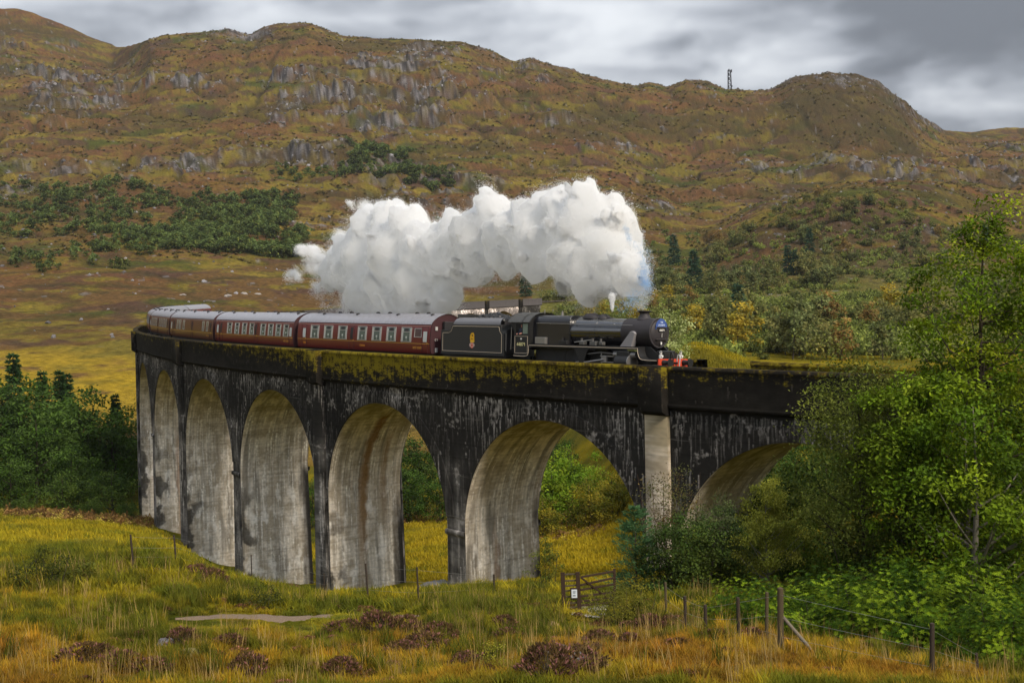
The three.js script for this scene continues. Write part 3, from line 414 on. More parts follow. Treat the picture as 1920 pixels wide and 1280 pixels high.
// one coach; plan lists what its visible side shows: ['w', x, width] window, ['d', x] door with a light, ['n', x] narrow dark door, ['f', x] frosted window, ['s', x] small window, ['l', x] luggage door
function makeCoach(label, plan, paint, { stripe = true, lettering = [], far = false } = {}) {
  const t = thing('railway_coach', label, 'railway coach', 'coaches of the train');
  const body = mesh('body', skin(PROFILE, COACH_L, false, 0.12), paint, t);
  const endG = []; for (const e of [-1, 1]) { const pts = [...PROFILE, ...ROOFP.slice(1)].map(([y, z]) => [z - 0.012, y]), sh = new THREE.Shape(); pts.forEach(([z, y], i) => (i ? sh.lineTo(z, y) : sh.moveTo(z, y))); pts.slice().reverse().forEach(([z, y]) => sh.lineTo(-z, y)); const g = new THREE.ExtrudeGeometry(sh, { depth: 0.1, bevelEnabled: false }); g.rotateY(Math.PI / 2); endG.push(g.translate(e * (COACH_L / 2 - 0.10) - 0.05, 0, 0)); }
  for (const g of endG) mesh('end_wall', g, M([0.045, 0.012, 0.016], 0.6), t);
  mesh('roof', skin(ROOFP, COACH_L + 0.06, false, 0.12), mRoof, t);
  for (const e of [-1, 1]) mesh('gangway', rbox(0.3, 2.1, 0.95, e * (COACH_L / 2 + 0.15), 2.15, 0, 0.05), mDark, t);
  mesh('underframe', merge([box(COACH_L - 0.4, 0.22, 2.3, 0, 0.9, 0), box(3.2, 0.5, 1.9, 1.5, 0.62, 0), box(1.4, 0.45, 2.0, -2.6, 0.64, 0)]), mDark, t);
  for (const e of [-1, 1]) bogie(t, e * 7.0);
  if (far) { }
  const nv = [-8.6, -6.9, -5.2, -3.4, -1.6, 0.6, 2.3, 4.2, 6.0, 7.5, 8.7];
  nv.forEach((x, k) => mesh('roof_vent', ventGeo.clone().translate(x, k % 3 === 1 ? 3.62 : 3.74, k % 3 === 1 ? 0.5 : 0.06), mDark, t));
  if (stripe) { mesh('waist_line', merge([-1, 1].map((s) => sidePlate(-COACH_L / 2 + 0.15, COACH_L / 2 - 0.15, 1.645, 1.675, 0.006, s))), mGold, t); mesh('eaves_line', merge([-1, 1].map((s) => sidePlate(-COACH_L / 2 + 0.15, COACH_L / 2 - 0.15, 2.86, 2.885, 0.008, s))), M([0.4, 0.2, 0.12], 0.6), t); }
  const y0 = 1.78, y1 = 2.72;
  for (const [k, x, w = 1.24] of plan) {
    const win = (a, b, c, d, pm, curt) => {
      const f = mesh('window', sideFrame(a, b, c, d, 0.045, 0.008), mAlu, t); mesh('pane', sidePlate(a, b, c, d, 0.004), pm, f);
      if (curt) { for (const [p, q] of [[a + 0.02, a + 0.2], [b - 0.2, b - 0.02]]) mesh('curtain', sidePlate(p, q, c + 0.02, d - 0.05, 0.007), mCurtain, f); mesh('window_bar', sidePlate(a, b, d - 0.3, d - 0.26, 0.012), mAlu, f); mesh('table_lamp', merge([sidePlate((a + b) / 2 - 0.1, (a + b) / 2 + 0.1, c + 0.22, c + 0.36, 0.0085), sidePlate((a + b) / 2 - 0.02, (a + b) / 2 + 0.02, c + 0.03, c + 0.22, 0.0085)]), mGlow, f); mesh('vent_light', sidePlate((a + b) / 2 - 0.24, (a + b) / 2 + 0.24, d - 0.25, d - 0.02, 0.008), mDark, f); }
    };
    if (k === 'w') win(x - w / 2, x + w / 2, y0, y1, mPane, true);
    else if (k === 's') win(x - 0.34, x + 0.34, y0 + 0.05, y1, mPane, false);
    else if (k === 'f') win(x - 0.42, x + 0.42, y0 + 0.35, y1 - 0.05, M([0.09, 0.05, 0.05], 0.4), false);
    else { const d = mesh('door', sideFrame(x - 0.37, x + 0.37, 1.08, 2.78, 0.02, -0.008), M([0.05, 0.012, 0.014], 0.6), t); if (k === 'd') { mesh('door_window', sidePlate(x - 0.24, x + 0.24, y0, y1 - 0.22, 0.008), mFrost, d); } else if (k === 'n') mesh('door_window', sidePlate(x - 0.2, x + 0.2, y0, y1 - 0.05, 0.008), mDark, d); mesh('handle', rbox(0.12, 0.04, 0.05, x + 0.3, 1.7, sideZ(1.7) + 0.03, 0.015), mGold, d); }
  }
  for (const [x, y, w, h, draw] of lettering) mesh('lettering', sidePlate(x - w / 2, x + w / 2, y, y + h, 0.012), print(w, h, draw, 220), t);
  return t;
}
const word = (s, color = '#e0a23c', face = 'bold') => (g, w, h) => { g.fillStyle = color; g.font = face + ' ' + Math.round(h * 0.95) + 'px sans-serif'; g.textAlign = 'center'; g.textBaseline = 'middle'; g.fillText(s, w / 2, h * 0.54, w); };
const marks = (g, w, h) => { g.fillStyle = '#e09030'; g.fillRect(w * 0.02, h * 0.1, w * 0.1, h * 0.8); for (let i = 0; i < 7; i++) g.fillRect(w * (0.22 + i * 0.11), h * (i % 2 ? 0.15 : 0.25), w * 0.075, h * 0.7); };
const first = [['d', -8.6], ['w', -6.83, 1.3], ['w', -4.6, 1.3], ['w', -2.36, 1.28], ['n', -0.96], ['w', 0.6, 1.24], ['w', 2.7, 1.22], ['w', 4.72, 1.2], ['w', 6.75, 1.25], ['f', 8.25], ['d', 9.15]];
const second = [['d', -9.0], ['n', -8.1], ['w', -5.7, 1.2], ['w', -3.7, 1.1], ['w', -1.75, 1.1], ['w', 0.15, 1.1], ['n', 1.15], ['w', 2.9, 1.15], ['w', 4.7, 1.1], ['w', 6.45, 1.1], ['w', 8.2, 1.1], ['d', 9.2]];
const brake = [['n', -7.6], ['s', -5.9], ['s', -4.7], ['s', -2.9], ['d', -8.9], ['n', 0.95], ['s', 5.85], ['s', 7.5], ['n', 8.85]];
const plain = [['d', -9.0], ['s', -7.2], ['s', -5.6], ['s', -4.0], ['s', -2.4], ['n', -0.9], ['s', 0.8], ['s', 2.4], ['s', 4.0], ['s', 5.6], ['s', 7.2], ['n', 8.7]];
const WC = word('WEST COAST', '#e8a648');
const coaches = [
  makeCoach('maroon coach coupled right behind the black tender, lit tables at its windows', first, mMaroon, { lettering: [[-8.55, 1.28, 0.5, 0.2, marks], [0.65, 1.27, 0.78, 0.2, marks], [8.15, 1.27, 1.15, 0.22, WC]] }),
  makeCoach('second maroon coach from the tender, with eight curtained windows in two fours', second, mMaroon, { lettering: [[8.2, 1.28, 1.15, 0.22, WC], [-8.6, 1.3, 0.3, 0.2, marks]] }),
  makeCoach('brown red brake coach with a blank side panel, third behind the tender', brake, mBrownRed, { lettering: [[7.6, 1.28, 1.0, 0.22, WC]] }),
  makeCoach('brown red coach seen steeply from its end on the sharpest bend at left', plain, mBrownRed),
  makeCoach('coach just behind the bend, its grey roof rising over the coach in front', plain, mMaroon),
  makeCoach('sixth coach from the tender, only its grey roof seen beyond the bend', plain, mMaroon),
  makeCoach('last coach but one, beyond the bend and heading away to the right', plain, mMaroon),
  makeCoach('last coach of the train, its end showing right of the bend at far left', plain, mMaroon)];
coaches.forEach((c, k) => onTrack(c, 21.3 + 9.95 + 20.25 * k));
{ // marks on the end wall next to the tender
  const g = new THREE.PlaneGeometry(0.34, 0.24).rotateY(Math.PI / 2).translate(COACH_L / 2 + 0.01, 1.95, 0.95); mesh('lettering', g, print(0.34, 0.24, word('C1', '#d8d0c8'), 200), coaches[0]);
  mesh('end_panel', rbox(0.05, 0.26, 0.2, COACH_L / 2 + 0.01, 2.7, 0.95, 0.02), mGrey, coaches[0]); mesh('end_panel', rbox(0.05, 0.3, 0.2, COACH_L / 2 + 0.01, 1.25, 0.95, 0.02), mGrey, coaches[0]);
}

// ---- locomotive: x = 0 at s = 7.0, front beam at x = 6.35
const loco = thing('steam_locomotive', 'black steam locomotive with a blue headboard and red buffer beam', 'steam locomotive'); onTrack(loco, 7.0);
const P = (n, g, m, parent = loco) => mesh(n, g, m, parent);
const BY = 2.68;
{
  const boiler = P('boiler', cylX(0.9, 0.79, 4.1, 0.45, BY, 0, 48), mGloss);
  for (const x of [2.48, 0.35, -1.55]) P('boiler_band', cylX(0.918 - (x + 1.6) * 0.027, 0.918 - (x + 1.6) * 0.027, 0.07, x, BY, 0, 48), mGloss, boiler);
  const fb = new THREE.Shape(); const w = 0.93; fb.moveTo(-w, 1.7); fb.lineTo(-w, 3.2); fb.quadraticCurveTo(-w, 3.58, -w + 0.45, 3.62); fb.lineTo(w - 0.45, 3.62); fb.quadraticCurveTo(w, 3.58, w, 3.2); fb.lineTo(w, 1.7);
  P('firebox', new THREE.ExtrudeGeometry(fb, { depth: 3.1, bevelEnabled: true, bevelSize: 0.03, bevelThickness: 0.04, bevelSegments: 2, curveSegments: 14 }).rotateY(Math.PI / 2).translate(-4.72, 0, 0), (() => { const m = mGloss.clone(); m.ior = 1.5; m.roughness = 0.3; m.clearcoat = 0.5; m.clearcoatRoughness = 0.2; return m; })());
  const sb = P('smokebox', cylX(0.84, 0.84, 2.2, 3.52, BY, 0, 48), mSmokebox);
  P('front_ring', new THREE.TorusGeometry(0.82, 0.045, 10, 56).rotateY(Math.PI / 2).translate(5.2, BY, 0), mSmokebox, sb);
  P('smokebox_door', new THREE.LatheGeometry([[0, 0.19], [0.28, 0.175], [0.52, 0.13], [0.69, 0.06], [0.73, 0], [0.8, 0]].map((p) => new THREE.Vector2(...p)), 40).rotateZ(-Math.PI / 2).translate(5.21, BY, 0), mSmokebox, sb);
  P('door_strap', merge([rbox(0.05, 0.07, 1.1, 5.4, BY + 0.32, -0.1, 0.02), rbox(0.05, 0.07, 1.1, 5.4, BY - 0.36, -0.1, 0.02)].map((g) => g)), mSmokebox, sb);
  P('door_handle', bar([5.43, BY, 0], [5.47, BY - 0.24, 0.06], 0.02), mSteel, sb);
  P('lamp_bracket', rbox(0.06, 0.16, 0.1, 5.38, BY - 0.58, 0, 0.02), mWhite, sb);
  P('number_plate', new THREE.PlaneGeometry(0.56, 0.17).rotateY(Math.PI / 2).translate(5.43, BY + 0.17, 0), print(0.56, 0.17, (g, w, h) => { g.fillStyle = '#0c0c0e'; g.fillRect(0, 0, w, h); word('44871', '#efece6')(g, w, h); }, 260), sb);
  // headboard
  const hb = new THREE.Shape(); hb.moveTo(-0.52, 3.08); hb.quadraticCurveTo(0, 3.32, 0.52, 3.08); hb.lineTo(0.5, 3.3); hb.quadraticCurveTo(0.35, 3.66, 0, 3.7); hb.quadraticCurveTo(-0.35, 3.66, -0.5, 3.3); hb.closePath();
  const board = P('headboard', new THREE.ExtrudeGeometry(hb, { depth: 0.03, bevelEnabled: false }).rotateY(Math.PI / 2).translate(5.36, 0.02, 0), M([0.05, 0.10, 0.32], 0.45));
  P('lettering', new THREE.PlaneGeometry(0.8, 0.36).rotateY(Math.PI / 2).translate(5.395, 3.42, 0), print(0.8, 0.36, (g, w, h) => { g.fillStyle = '#cfdcf4'; g.textAlign = 'center'; g.textBaseline = 'middle'; g.font = 'bold ' + Math.round(h * 0.36) + 'px sans-serif'; g.fillText('THE', w / 2, h * 0.25); g.fillText('JACOBITE', w / 2, h * 0.7, w * 0.98); }, 260), board);
  for (const c of [...sb.children, board]) c.position.x -= 0.6; board.position.y -= 0.14; board.scale.set(1, 0.98, 0.95);
  P('chimney', new THREE.LatheGeometry([[0.46, 3.42], [0.36, 3.54], [0.29, 3.68], [0.28, 3.78], [0.3, 3.86], [0.4, 3.9], [0.4, 3.94], [0.27, 3.95], [0.25, 3.6]].map((p) => new THREE.Vector2(...p)), 32).translate(3.5, 0, 0), mSmokebox);
  P('dome', new THREE.SphereGeometry(1, 28, 16, 0, Math.PI * 2, 0, Math.PI / 2).scale(0.66, 0.36, 0.48).translate(-0.66, 3.46, 0), mSmokebox);
  P('top_feed', merge([new THREE.SphereGeometry(1, 20, 12, 0, Math.PI * 2, 0, Math.PI / 2).scale(0.4, 0.34, 0.42).translate(0.35, 3.42, 0), rbox(0.5, 0.16, 0.34, 0.8, 3.48, 0, 0.06)]), mSmokebox);
  for (const z of [-0.16, 0.16]) P('safety_valve', merge([cyl(0.09, 0.08, 0.24, -3.16 + z, 3.72, z, 12), cyl(0.05, 0.05, 0.1, -3.16 + z, 3.88, z, 10)]), mSteel);
  P('whistle', cyl(0.03, 0.03, 0.26, -4.4, 3.88, 0.3, 8), mSteel);
  for (const z of [0.98, -0.98]) { const h = P('handrail', tube([[-4.4, 3.16, z * 1.02], [-1.6, 3.14, z * 1.0], [1, 3.12, z * 0.97], [3.4, 3.1, z * 0.93]], 0.022, 24), mSteel); for (const x of [-3.2, -1.2, 0.6, 2.0]) P('stanchion', cylZ(0.03, 0.14, x, 3.13, z * 0.94, 8), mSteel, h); }
  for (const z of [1, -1]) P('pipe_run', tube([[-1.8, 2.55, z * 0.985], [0.5, 2.5, z * 0.96], [2.4, 2.5, z * 0.93]], 0.025, 12), mBlack);
  // running plate with a lined valance and a curve down to the beam
  for (const z of [1, -1]) {
    const rp = P('running_plate', merge([box(8.92, 0.05, 0.62, -0.26, 1.86, z * 0.98), box(8.92, 0.16, 0.03, -0.26, 1.78, z * 1.3)]), mBlack);
    P('lining', box(8.9, 0.035, 0.012, -0.26, 1.80, z * 1.322), mLining, rp);
    const sh = new THREE.Shape(); sh.moveTo(4.88, 1.9); sh.bezierCurveTo(4.9, 1.5, 5.0, 1.26, 5.35, 1.2); sh.lineTo(6.3, 1.2); sh.lineTo(6.3, 1.14); sh.lineTo(5.3, 1.14); sh.bezierCurveTo(4.95, 1.2, 4.83, 1.45, 4.82, 1.9); P('front_curve', new THREE.ExtrudeGeometry(sh, { depth: 0.6, bevelEnabled: false, curveSegments: 10 }).translate(0, 0, z > 0 ? 0.7 : -1.3), mBlack, rp);
    P('lining', tube([[4.86, 1.82, z * 1.315], [4.9, 1.5, z * 1.315], [5.05, 1.24, z * 1.315], [5.4, 1.16, z * 1.315], [6.28, 1.15, z * 1.315]], 0.018, 20, 5), mLining, rp);
    P('steam_pipe', (() => { const sh = new THREE.Shape(); sh.moveTo(2.55, 1.88); sh.lineTo(3.35, 1.88); sh.lineTo(3.62, 2.62); sh.quadraticCurveTo(3.5, 2.78, 3.3, 2.7); sh.closePath(); return new THREE.ExtrudeGeometry(sh, { depth: 0.28, bevelEnabled: true, bevelSize: 0.04, bevelThickness: 0.05 }).translate(0, 0, z > 0 ? 0.66 : -0.94); })(), z > 0 ? M([0.24, 0.23, 0.24], 0.7) : mSmokebox);
    const cy = P('cylinder', merge([cylX(0.44, 0.44, 1.0, 3.05, 0.98, z * 1.08, 28), rbox(0.98, 0.5, 0.62, 3.05, 1.4, z * 1.02, 0.08)]), mBlack);
    P('cylinder_cover', merge([cylX(0.46, 0.46, 0.06, 3.56, 0.98, z * 1.08, 28), cylX(0.2, 0.18, 0.4, 3.7, 1.42, z * 1.05, 18), cylX(0.2, 0.2, 0.34, 2.4, 1.42, z * 1.05, 18)]), mSteel, cy);
    P('slide_bar', merge([box(1.5, 0.07, 0.1, 1.9, 1.3, z * 1.1), box(1.5, 0.06, 0.1, 1.9, 0.95, z * 1.1), rbox(0.35, 0.4, 0.16, 1.5, 1.12, z * 1.12)]), mSteel);
    P('connecting_rod', bar([1.5, 1.1, z * 1.18], [-1.2, 0.72, z * 1.2], 0.07), mSteel);
    P('coupling_rod', box(4.7, 0.13, 0.07, -1.4, 0.72, z * 1.05), mSteel);
    P('valve_gear', merge([bar([1.2, 1.5, z * 1.14], [-0.3, 1.35, z * 1.14], 0.035), rbox(0.14, 0.8, 0.1, -0.3, 1.36, z * 1.16), bar([-0.3, 0.98, z * 1.17], [-1.25, 0.75, z * 1.22], 0.035), bar([2.2, 1.45, z * 1.12], [1.2, 1.5, z * 1.12], 0.035), bar([1.25, 1.5, z * 1.15], [1.3, 0.85, z * 1.15], 0.035)]), mSteel);
    P('motion_bracket', (() => { const sh = new THREE.Shape(); sh.moveTo(-1.0, 1.8); sh.lineTo(0.5, 1.8); sh.lineTo(0.2, 1.55); sh.lineTo(-0.1, 0.85); sh.lineTo(-0.4, 0.85); sh.lineTo(-0.7, 1.5); sh.closePath(); return new THREE.ExtrudeGeometry(sh, { depth: 0.08, bevelEnabled: false }).translate(0, 0, z * 1.2); })(), mBlack);
    for (const x of [0.95, -1.25, -3.7]) { const d = P('driving_wheel', wheelGeo(0.915).scale(1, 1, z).translate(x, 0.915, z * 0.74), mBlack); P('crank_pin', cylZ(0.1, 0.36, x, 0.72, z * 1.0, 12), mSteel, d); }
    for (const x of [4.4, 2.5]) P('bogie_wheel', wheelGeo(0.5).scale(1, 1, z).translate(x, 0.5, z * 0.74), mBlack);
    for (const [x, w2, h] of [[-1.95, 0.7, 0.34], [-0.35, 0.4, 0.3], [0.55, 0.5, 0.36], [1.2, 0.3, 0.28]]) P('lubricator', merge([rbox(w2, h * 0.7, 0.26, x, 2.02, z * 1.05), cyl(0.07, 0.07, 0.2, x - 0.1, 2.2, z * 1.05, 10)]), x < -0.5 ? mBlack : M([0.09, 0.088, 0.085], 0.5));
    P('ejector_pipe', merge([bar([-1.0, 2.05, z * 1.1], [0.4, 2.22, z * 1.1], 0.035), rbox(0.9, 0.42, 0.3, -3.9, 2.1, z * 1.02)]), mSteel);
    P('buffer', merge([cylX(0.16, 0.13, 0.34, 6.55, 1.04, z * 0.87, 18), cylX(0.07, 0.07, 0.2, 6.78, 1.04, z * 0.87, 12), cylX(0.24, 0.23, 0.05, 6.9, 1.04, z * 0.87, 22)]), mBlack);
    P('head_lamp', merge([rbox(0.17, 0.22, 0.17, 6.2, 1.36, z * 0.86, 0.04), cyl(0.06, 0.09, 0.1, 6.2, 1.55, z * 0.86, 12), cylX(0.07, 0.07, 0.04, 6.32, 1.4, z * 0.86, 14), new THREE.TorusGeometry(0.07, 0.012, 6, 14).translate(6.2, 1.62, z * 0.86)]), mWhite);
    P('guard_step', merge([rbox(0.3, 0.05, 0.25, 5.6, 0.75, z * 1.2, 0.01), bar([5.5, 0.75, z * 1.2], [5.5, 1.15, z * 1.2], 0.02), bar([5.7, 0.75, z * 1.2], [5.7, 1.15, z * 1.2], 0.02)]), mBlack);
    P('frame_plate', (() => { const sh = new THREE.Shape(); sh.moveTo(4.6, 1.9); sh.lineTo(5.25, 1.9); sh.lineTo(6.2, 1.2); sh.lineTo(4.6, 1.2); return new THREE.ExtrudeGeometry(sh, { depth: 0.05, bevelEnabled: false }).translate(0, 0, z * 0.6); })(), mBlack);
  }
  P('chassis', merge([box(9.9, 0.7, 1.15, 0.55, 1.25, 0), box(3.2, 1.0, 1.6, -3.0, 1.3, 0), box(0.5, 0.8, 1.1, 3.9, 1.5, 0)]), mBlack);
  P('front_plate', rbox(0.4, 0.5, 1.2, 5.85, 1.45, 0, 0.05), mBlack);
  P('buffer_beam', rbox(0.08, 0.46, 2.5, 6.36, 1.02, 0, 0.015), mRed);
  P('coupling_hook', merge([rbox(0.34, 0.12, 0.1, 6.55, 1.02, 0, 0.03), tube([[6.55, 1.0, 0], [6.66, 0.75, 0.05], [6.52, 0.6, 0]], 0.03)]), mBlack);
  P('brake_hose', tube([[6.42, 1.1, 0.3], [6.5, 1.62, 0.3], [6.62, 1.5, 0.32], [6.62, 0.9, 0.3]], 0.04, 20, 8), mBlack);
  P('brake_hose', tube([[6.42, 1.1, -0.28], [6.5, 1.5, -0.28], [6.6, 1.4, -0.3], [6.6, 0.85, -0.28]], 0.035, 20, 8), mGrey);
  for (const c of loco.children) { if (['buffer', 'head_lamp', 'guard_step', 'frame_plate', 'front_plate', 'buffer_beam', 'coupling_hook', 'brake_hose'].includes(c.name)) c.position.x -= 0.7; if (c.name === 'running_plate') c.children.forEach((q, i) => { if (i > 0) q.position.x -= 0.69; }); }
  // cab
  const sideShape = new THREE.Shape(); sideShape.moveTo(-4.72, 1.8); sideShape.lineTo(-4.72, 3.25); sideShape.lineTo(-6.35, 3.25); sideShape.lineTo(-6.35, 3.02); sideShape.quadraticCurveTo(-6.12, 2.85, -6.1, 2.5); sideShape.lineTo(-6.1, 2.42); sideShape.lineTo(-6.1, 1.1); sideShape.lineTo(-5.0, 1.1); sideShape.quadraticCurveTo(-4.75, 1.15, -4.72, 1.8);
  const hole = new THREE.Path(); hole.moveTo(-4.86, 2.5); hole.lineTo(-4.86, 3.12); hole.lineTo(-5.3, 3.12); hole.lineTo(-5.3, 2.5); hole.closePath(); sideShape.holes.push(hole);
  const hole2 = new THREE.Path(); hole2.moveTo(-5.38, 2.5); hole2.lineTo(-5.38, 3.12); hole2.lineTo(-5.9, 3.12); hole2.lineTo(-5.9, 2.5); hole2.closePath(); sideShape.holes.push(hole2);
  for (const z of [1, -1]) {
    const c = P('cab_side', new THREE.ExtrudeGeometry(sideShape, { depth: 0.04, bevelEnabled: false, curveSegments: 10 }).translate(0, 0, z > 0 ? 1.26 : -1.3), mBlack);
    P('cab_window', box(0.44, 0.62, 0.015, -5.08, 2.81, z * 1.285), new THREE.MeshPhysicalMaterial({ color: 0x9fb4ac, roughness: 0.08, transmission: 0.55, thickness: 0 }), c);
    const L = (x0, y0, x1, y1) => box(Math.max(0.022, Math.abs(x1 - x0)), Math.max(0.022, Math.abs(y1 - y0)), 0.012, (x0 + x1) / 2, (y0 + y1) / 2, z * 1.305);
    P('lining', merge([L(-4.86, 1.3, -4.86, 2.34), L(-6.0, 1.3, -6.0, 2.34), L(-6.0, 2.34, -4.86, 2.34), L(-6.0, 1.3, -4.86, 1.3)]), mLining, c);
    P('number', new THREE.PlaneGeometry(0.92, 0.3).rotateY(z > 0 ? 0 : Math.PI).translate(-5.43, 1.86, z * 1.308), print(0.92, 0.3, word('44871', '#e6dca0'), 260), c);
    P('works_mark', new THREE.PlaneGeometry(0.14, 0.1).rotateY(z > 0 ? 0 : Math.PI).translate(-5.43, 2.18, z * 1.308), mWhite, c);
    P('lining', tube([[-6.1, 1.12, z * 1.31], [-5.05, 1.12, z * 1.31], [-4.82, 1.2, z * 1.31], [-4.74, 1.78, z * 1.31]], 0.016, 20, 5), mLining, c);
  }
  P('cab_front', (() => { const sh = new THREE.Shape(); sh.moveTo(-1.28, 1.8); sh.lineTo(-1.28, 3.2); sh.quadraticCurveTo(-1.0, 3.72, 0, 3.84); sh.quadraticCurveTo(1.0, 3.72, 1.28, 3.2); sh.lineTo(1.28, 1.8); sh.closePath(); return new THREE.ExtrudeGeometry(sh, { depth: 0.05, bevelEnabled: false }).rotateY(Math.PI / 2).translate(-4.77, 0, 0); })(), mBlack);
  const roofP = [[3.2, 1.36], [3.3, 1.3], [3.5, 1.12], [3.66, 0.86], [3.78, 0.5], [3.84, 0]];
  const cr = skin(roofP, 2.05).translate(-5.62, 0, 0); P('cab_roof', cr, M([0.075, 0.075, 0.075], 0.55, { map: dirt }));
  P('roof_rib', merge([-4.62, -5.3, -6.62].map((x) => skin(roofP.map(([y, z]) => [y + 0.02, z * 1.015]), 0.06).translate(x, 0, 0))), mBlack);
  P('backhead', rbox(0.2, 1.6, 1.7, -4.95, 2.3, 0, 0.1), mDark);
  P('cab_floor', box(1.7, 0.1, 2.4, -5.5, 1.62, 0), mDark);
  P('cab_rail', bar([-6.42, 1.5, 1.25], [-6.38, 2.9, 1.25], 0.022), mSteel);
}
// ---- tender
{
  const t = thing('tender', 'black coal tender with a yellow lion emblem between locomotive and coaches', 'tender'); onTrack(t, 17.35);
  const pr = new THREE.Shape(); pr.moveTo(-3.3, 1.06); pr.lineTo(-3.3, 2.62); pr.lineTo(-2.5, 2.62); pr.bezierCurveTo(-2.2, 2.64, -2.15, 2.95, -1.98, 3.02); pr.lineTo(2.95, 3.02); pr.bezierCurveTo(2.98, 2.75, 3.02, 2.6, 3.2, 2.5); pr.lineTo(3.25, 2.4); pr.lineTo(3.25, 1.06); pr.closePath();
  const body = mesh('tank', new THREE.ExtrudeGeometry(pr, { depth: 2.56, bevelEnabled: true, bevelSize: 0.02, bevelThickness: 0.02, curveSegments: 10 }).translate(0, 0, -1.28), mTender, t);
  for (const z of [1, -1]) {   // upper edge of the bunker, turned inwards
    const pos = [], idx = []; const n = 8, m = 12; for (let i = 0; i <= m; i++) for (let k = 0; k <= n; k++) { const a = (k / n) * 1.35, x = lerp(-1.98, 2.95, i / m) + (i === 0 ? 0.25 * (k / n) : i === m ? -0.1 * (k / n) : 0); pos.push(x, 3.02 + 0.46 * Math.sin(a), z * (1.3 - 0.46 * (1 - Math.cos(a)))); }
    for (let i = 0; i < m; i++) for (let k = 0; k < n; k++) { const a = i * (n + 1) + k, b = a + 1, c = a + n + 1, d = c + 1; z > 0 ? idx.push(a, c, b, b, c, d) : idx.push(a, b, c, b, d, c); }
    const g = buf(pos, idx); g.computeVertexNormals(); mesh('bunker_edge', g, M([0.15, 0.15, 0.165], 0.35), t);  // light caught on the curved edge is put into its paler grey
    const q = [[-3.12, 1.25], [-3.12, 2.44], [-2.45, 2.46], [-2.2, 2.56], [-2.02, 2.9], [2.78, 2.9], [2.86, 2.62], [3.06, 2.42], [3.06, 1.25], [-3.12, 1.25]]; const bars = [];
    for (let i = 0; i < q.length - 1; i++) bars.push(bar([q[i][0], q[i][1], z * 1.302], [q[i + 1][0], q[i + 1][1], z * 1.302], 0.014, 0.014, 4));
    mesh('lining', merge(bars), mLining, t);
    mesh('emblem', new THREE.PlaneGeometry(0.62, 1.1).rotateY(z > 0 ? 0 : Math.PI).translate(0.05, 2.0, z * 1.304), print(0.62, 1.1, (g, w, h) => {
      const s = w / 62; g.save(); g.scale(s, s);
      g.fillStyle = '#d9a514'; g.beginPath(); g.moveTo(12, 56); g.bezierCurveTo(4, 30, 14, 8, 34, 6); g.bezierCurveTo(52, 4, 56, 18, 54, 34); g.lineTo(56, 64); g.lineTo(44, 70); g.lineTo(16, 70); g.closePath(); g.fill();
      g.fillStyle = '#6b4a0a'; g.beginPath(); g.ellipse(34, 24, 9, 6, 0.4, 0, 7); g.fill(); g.fillRect(20, 44, 18, 5); g.fillStyle = '#e8c13a'; g.fillRect(12, 60, 44, 7);
      g.fillStyle = '#b9a8a0'; g.beginPath(); g.ellipse(31, 86, 28, 16, 0, 0, 7); g.fill(); g.fillStyle = '#c4503c'; g.beginPath(); g.ellipse(31, 88, 16, 20, 0, 0, 7); g.fill(); g.strokeStyle = '#e6d6c8'; g.lineWidth = 3; g.beginPath(); g.ellipse(31, 88, 11, 13, 0, 0, 7); g.stroke(); g.restore();
    }, 200), t);
  }
  const r = rng(5), coal = []; for (let i = 0; i < 420; i++) { const x = lerp(-1.5, 2.7, r()), z = (r() - 0.5) * 1.7, y = 3.2 + 0.42 * Math.exp(-(((x - 0.8) / 1.3) ** 2)) * (1 - z * z * 0.8) + 0.1 * r(); coal.push(new THREE.IcosahedronGeometry(0.09 + 0.1 * r(), 0).rotateX(r() * 6).rotateY(r() * 6).translate(x, y, z)); }
  tag(mesh('coal', merge(coal), M([0.012, 0.012, 0.014], 0.35), t), null, null, null, 'stuff');
  mesh('coal_bed', box(4.7, 0.5, 1.8, 0.5, 3.02, 0), mDark, t);
  mesh('coal_plate', rbox(0.06, 1.0, 2.2, -1.75, 3.2, 0, 0.02), mTender, t);
  mesh('front_plate', rbox(0.1, 1.5, 2.3, 3.36, 2.0, 0, 0.02), mDark, t);
  mesh('frame', merge([box(6.6, 0.5, 0.06, 0, 0.82, 1.12), box(6.6, 0.5, 0.06, 0, 0.82, -1.12), box(6.5, 0.3, 2.0, 0, 0.9, 0)]), mBlack, t);
  for (const z of [1, -1]) for (const x of [-2.3, 0, 2.3]) { mesh('wheel', wheelGeo(0.65).translate(x, 0.65, z * 0.74), mBlack, t); mesh('axle_box', rbox(0.34, 0.36, 0.16, x, 0.66, z * 1.2), mBlack, t); }
  mesh('water_filler', cyl(0.26, 0.26, 0.2, -2.7, 2.75, 0, 18), mBlack, t);
  mesh('hand_rail', bar([3.42, 1.4, 1.24], [3.42, 2.5, 1.24], 0.02), mSteel, t);
  mesh('tank_lamp', rbox(0.14, 0.2, 0.14, -3.4, 2.1, 0.8, 0.03), mGrey, t);
}
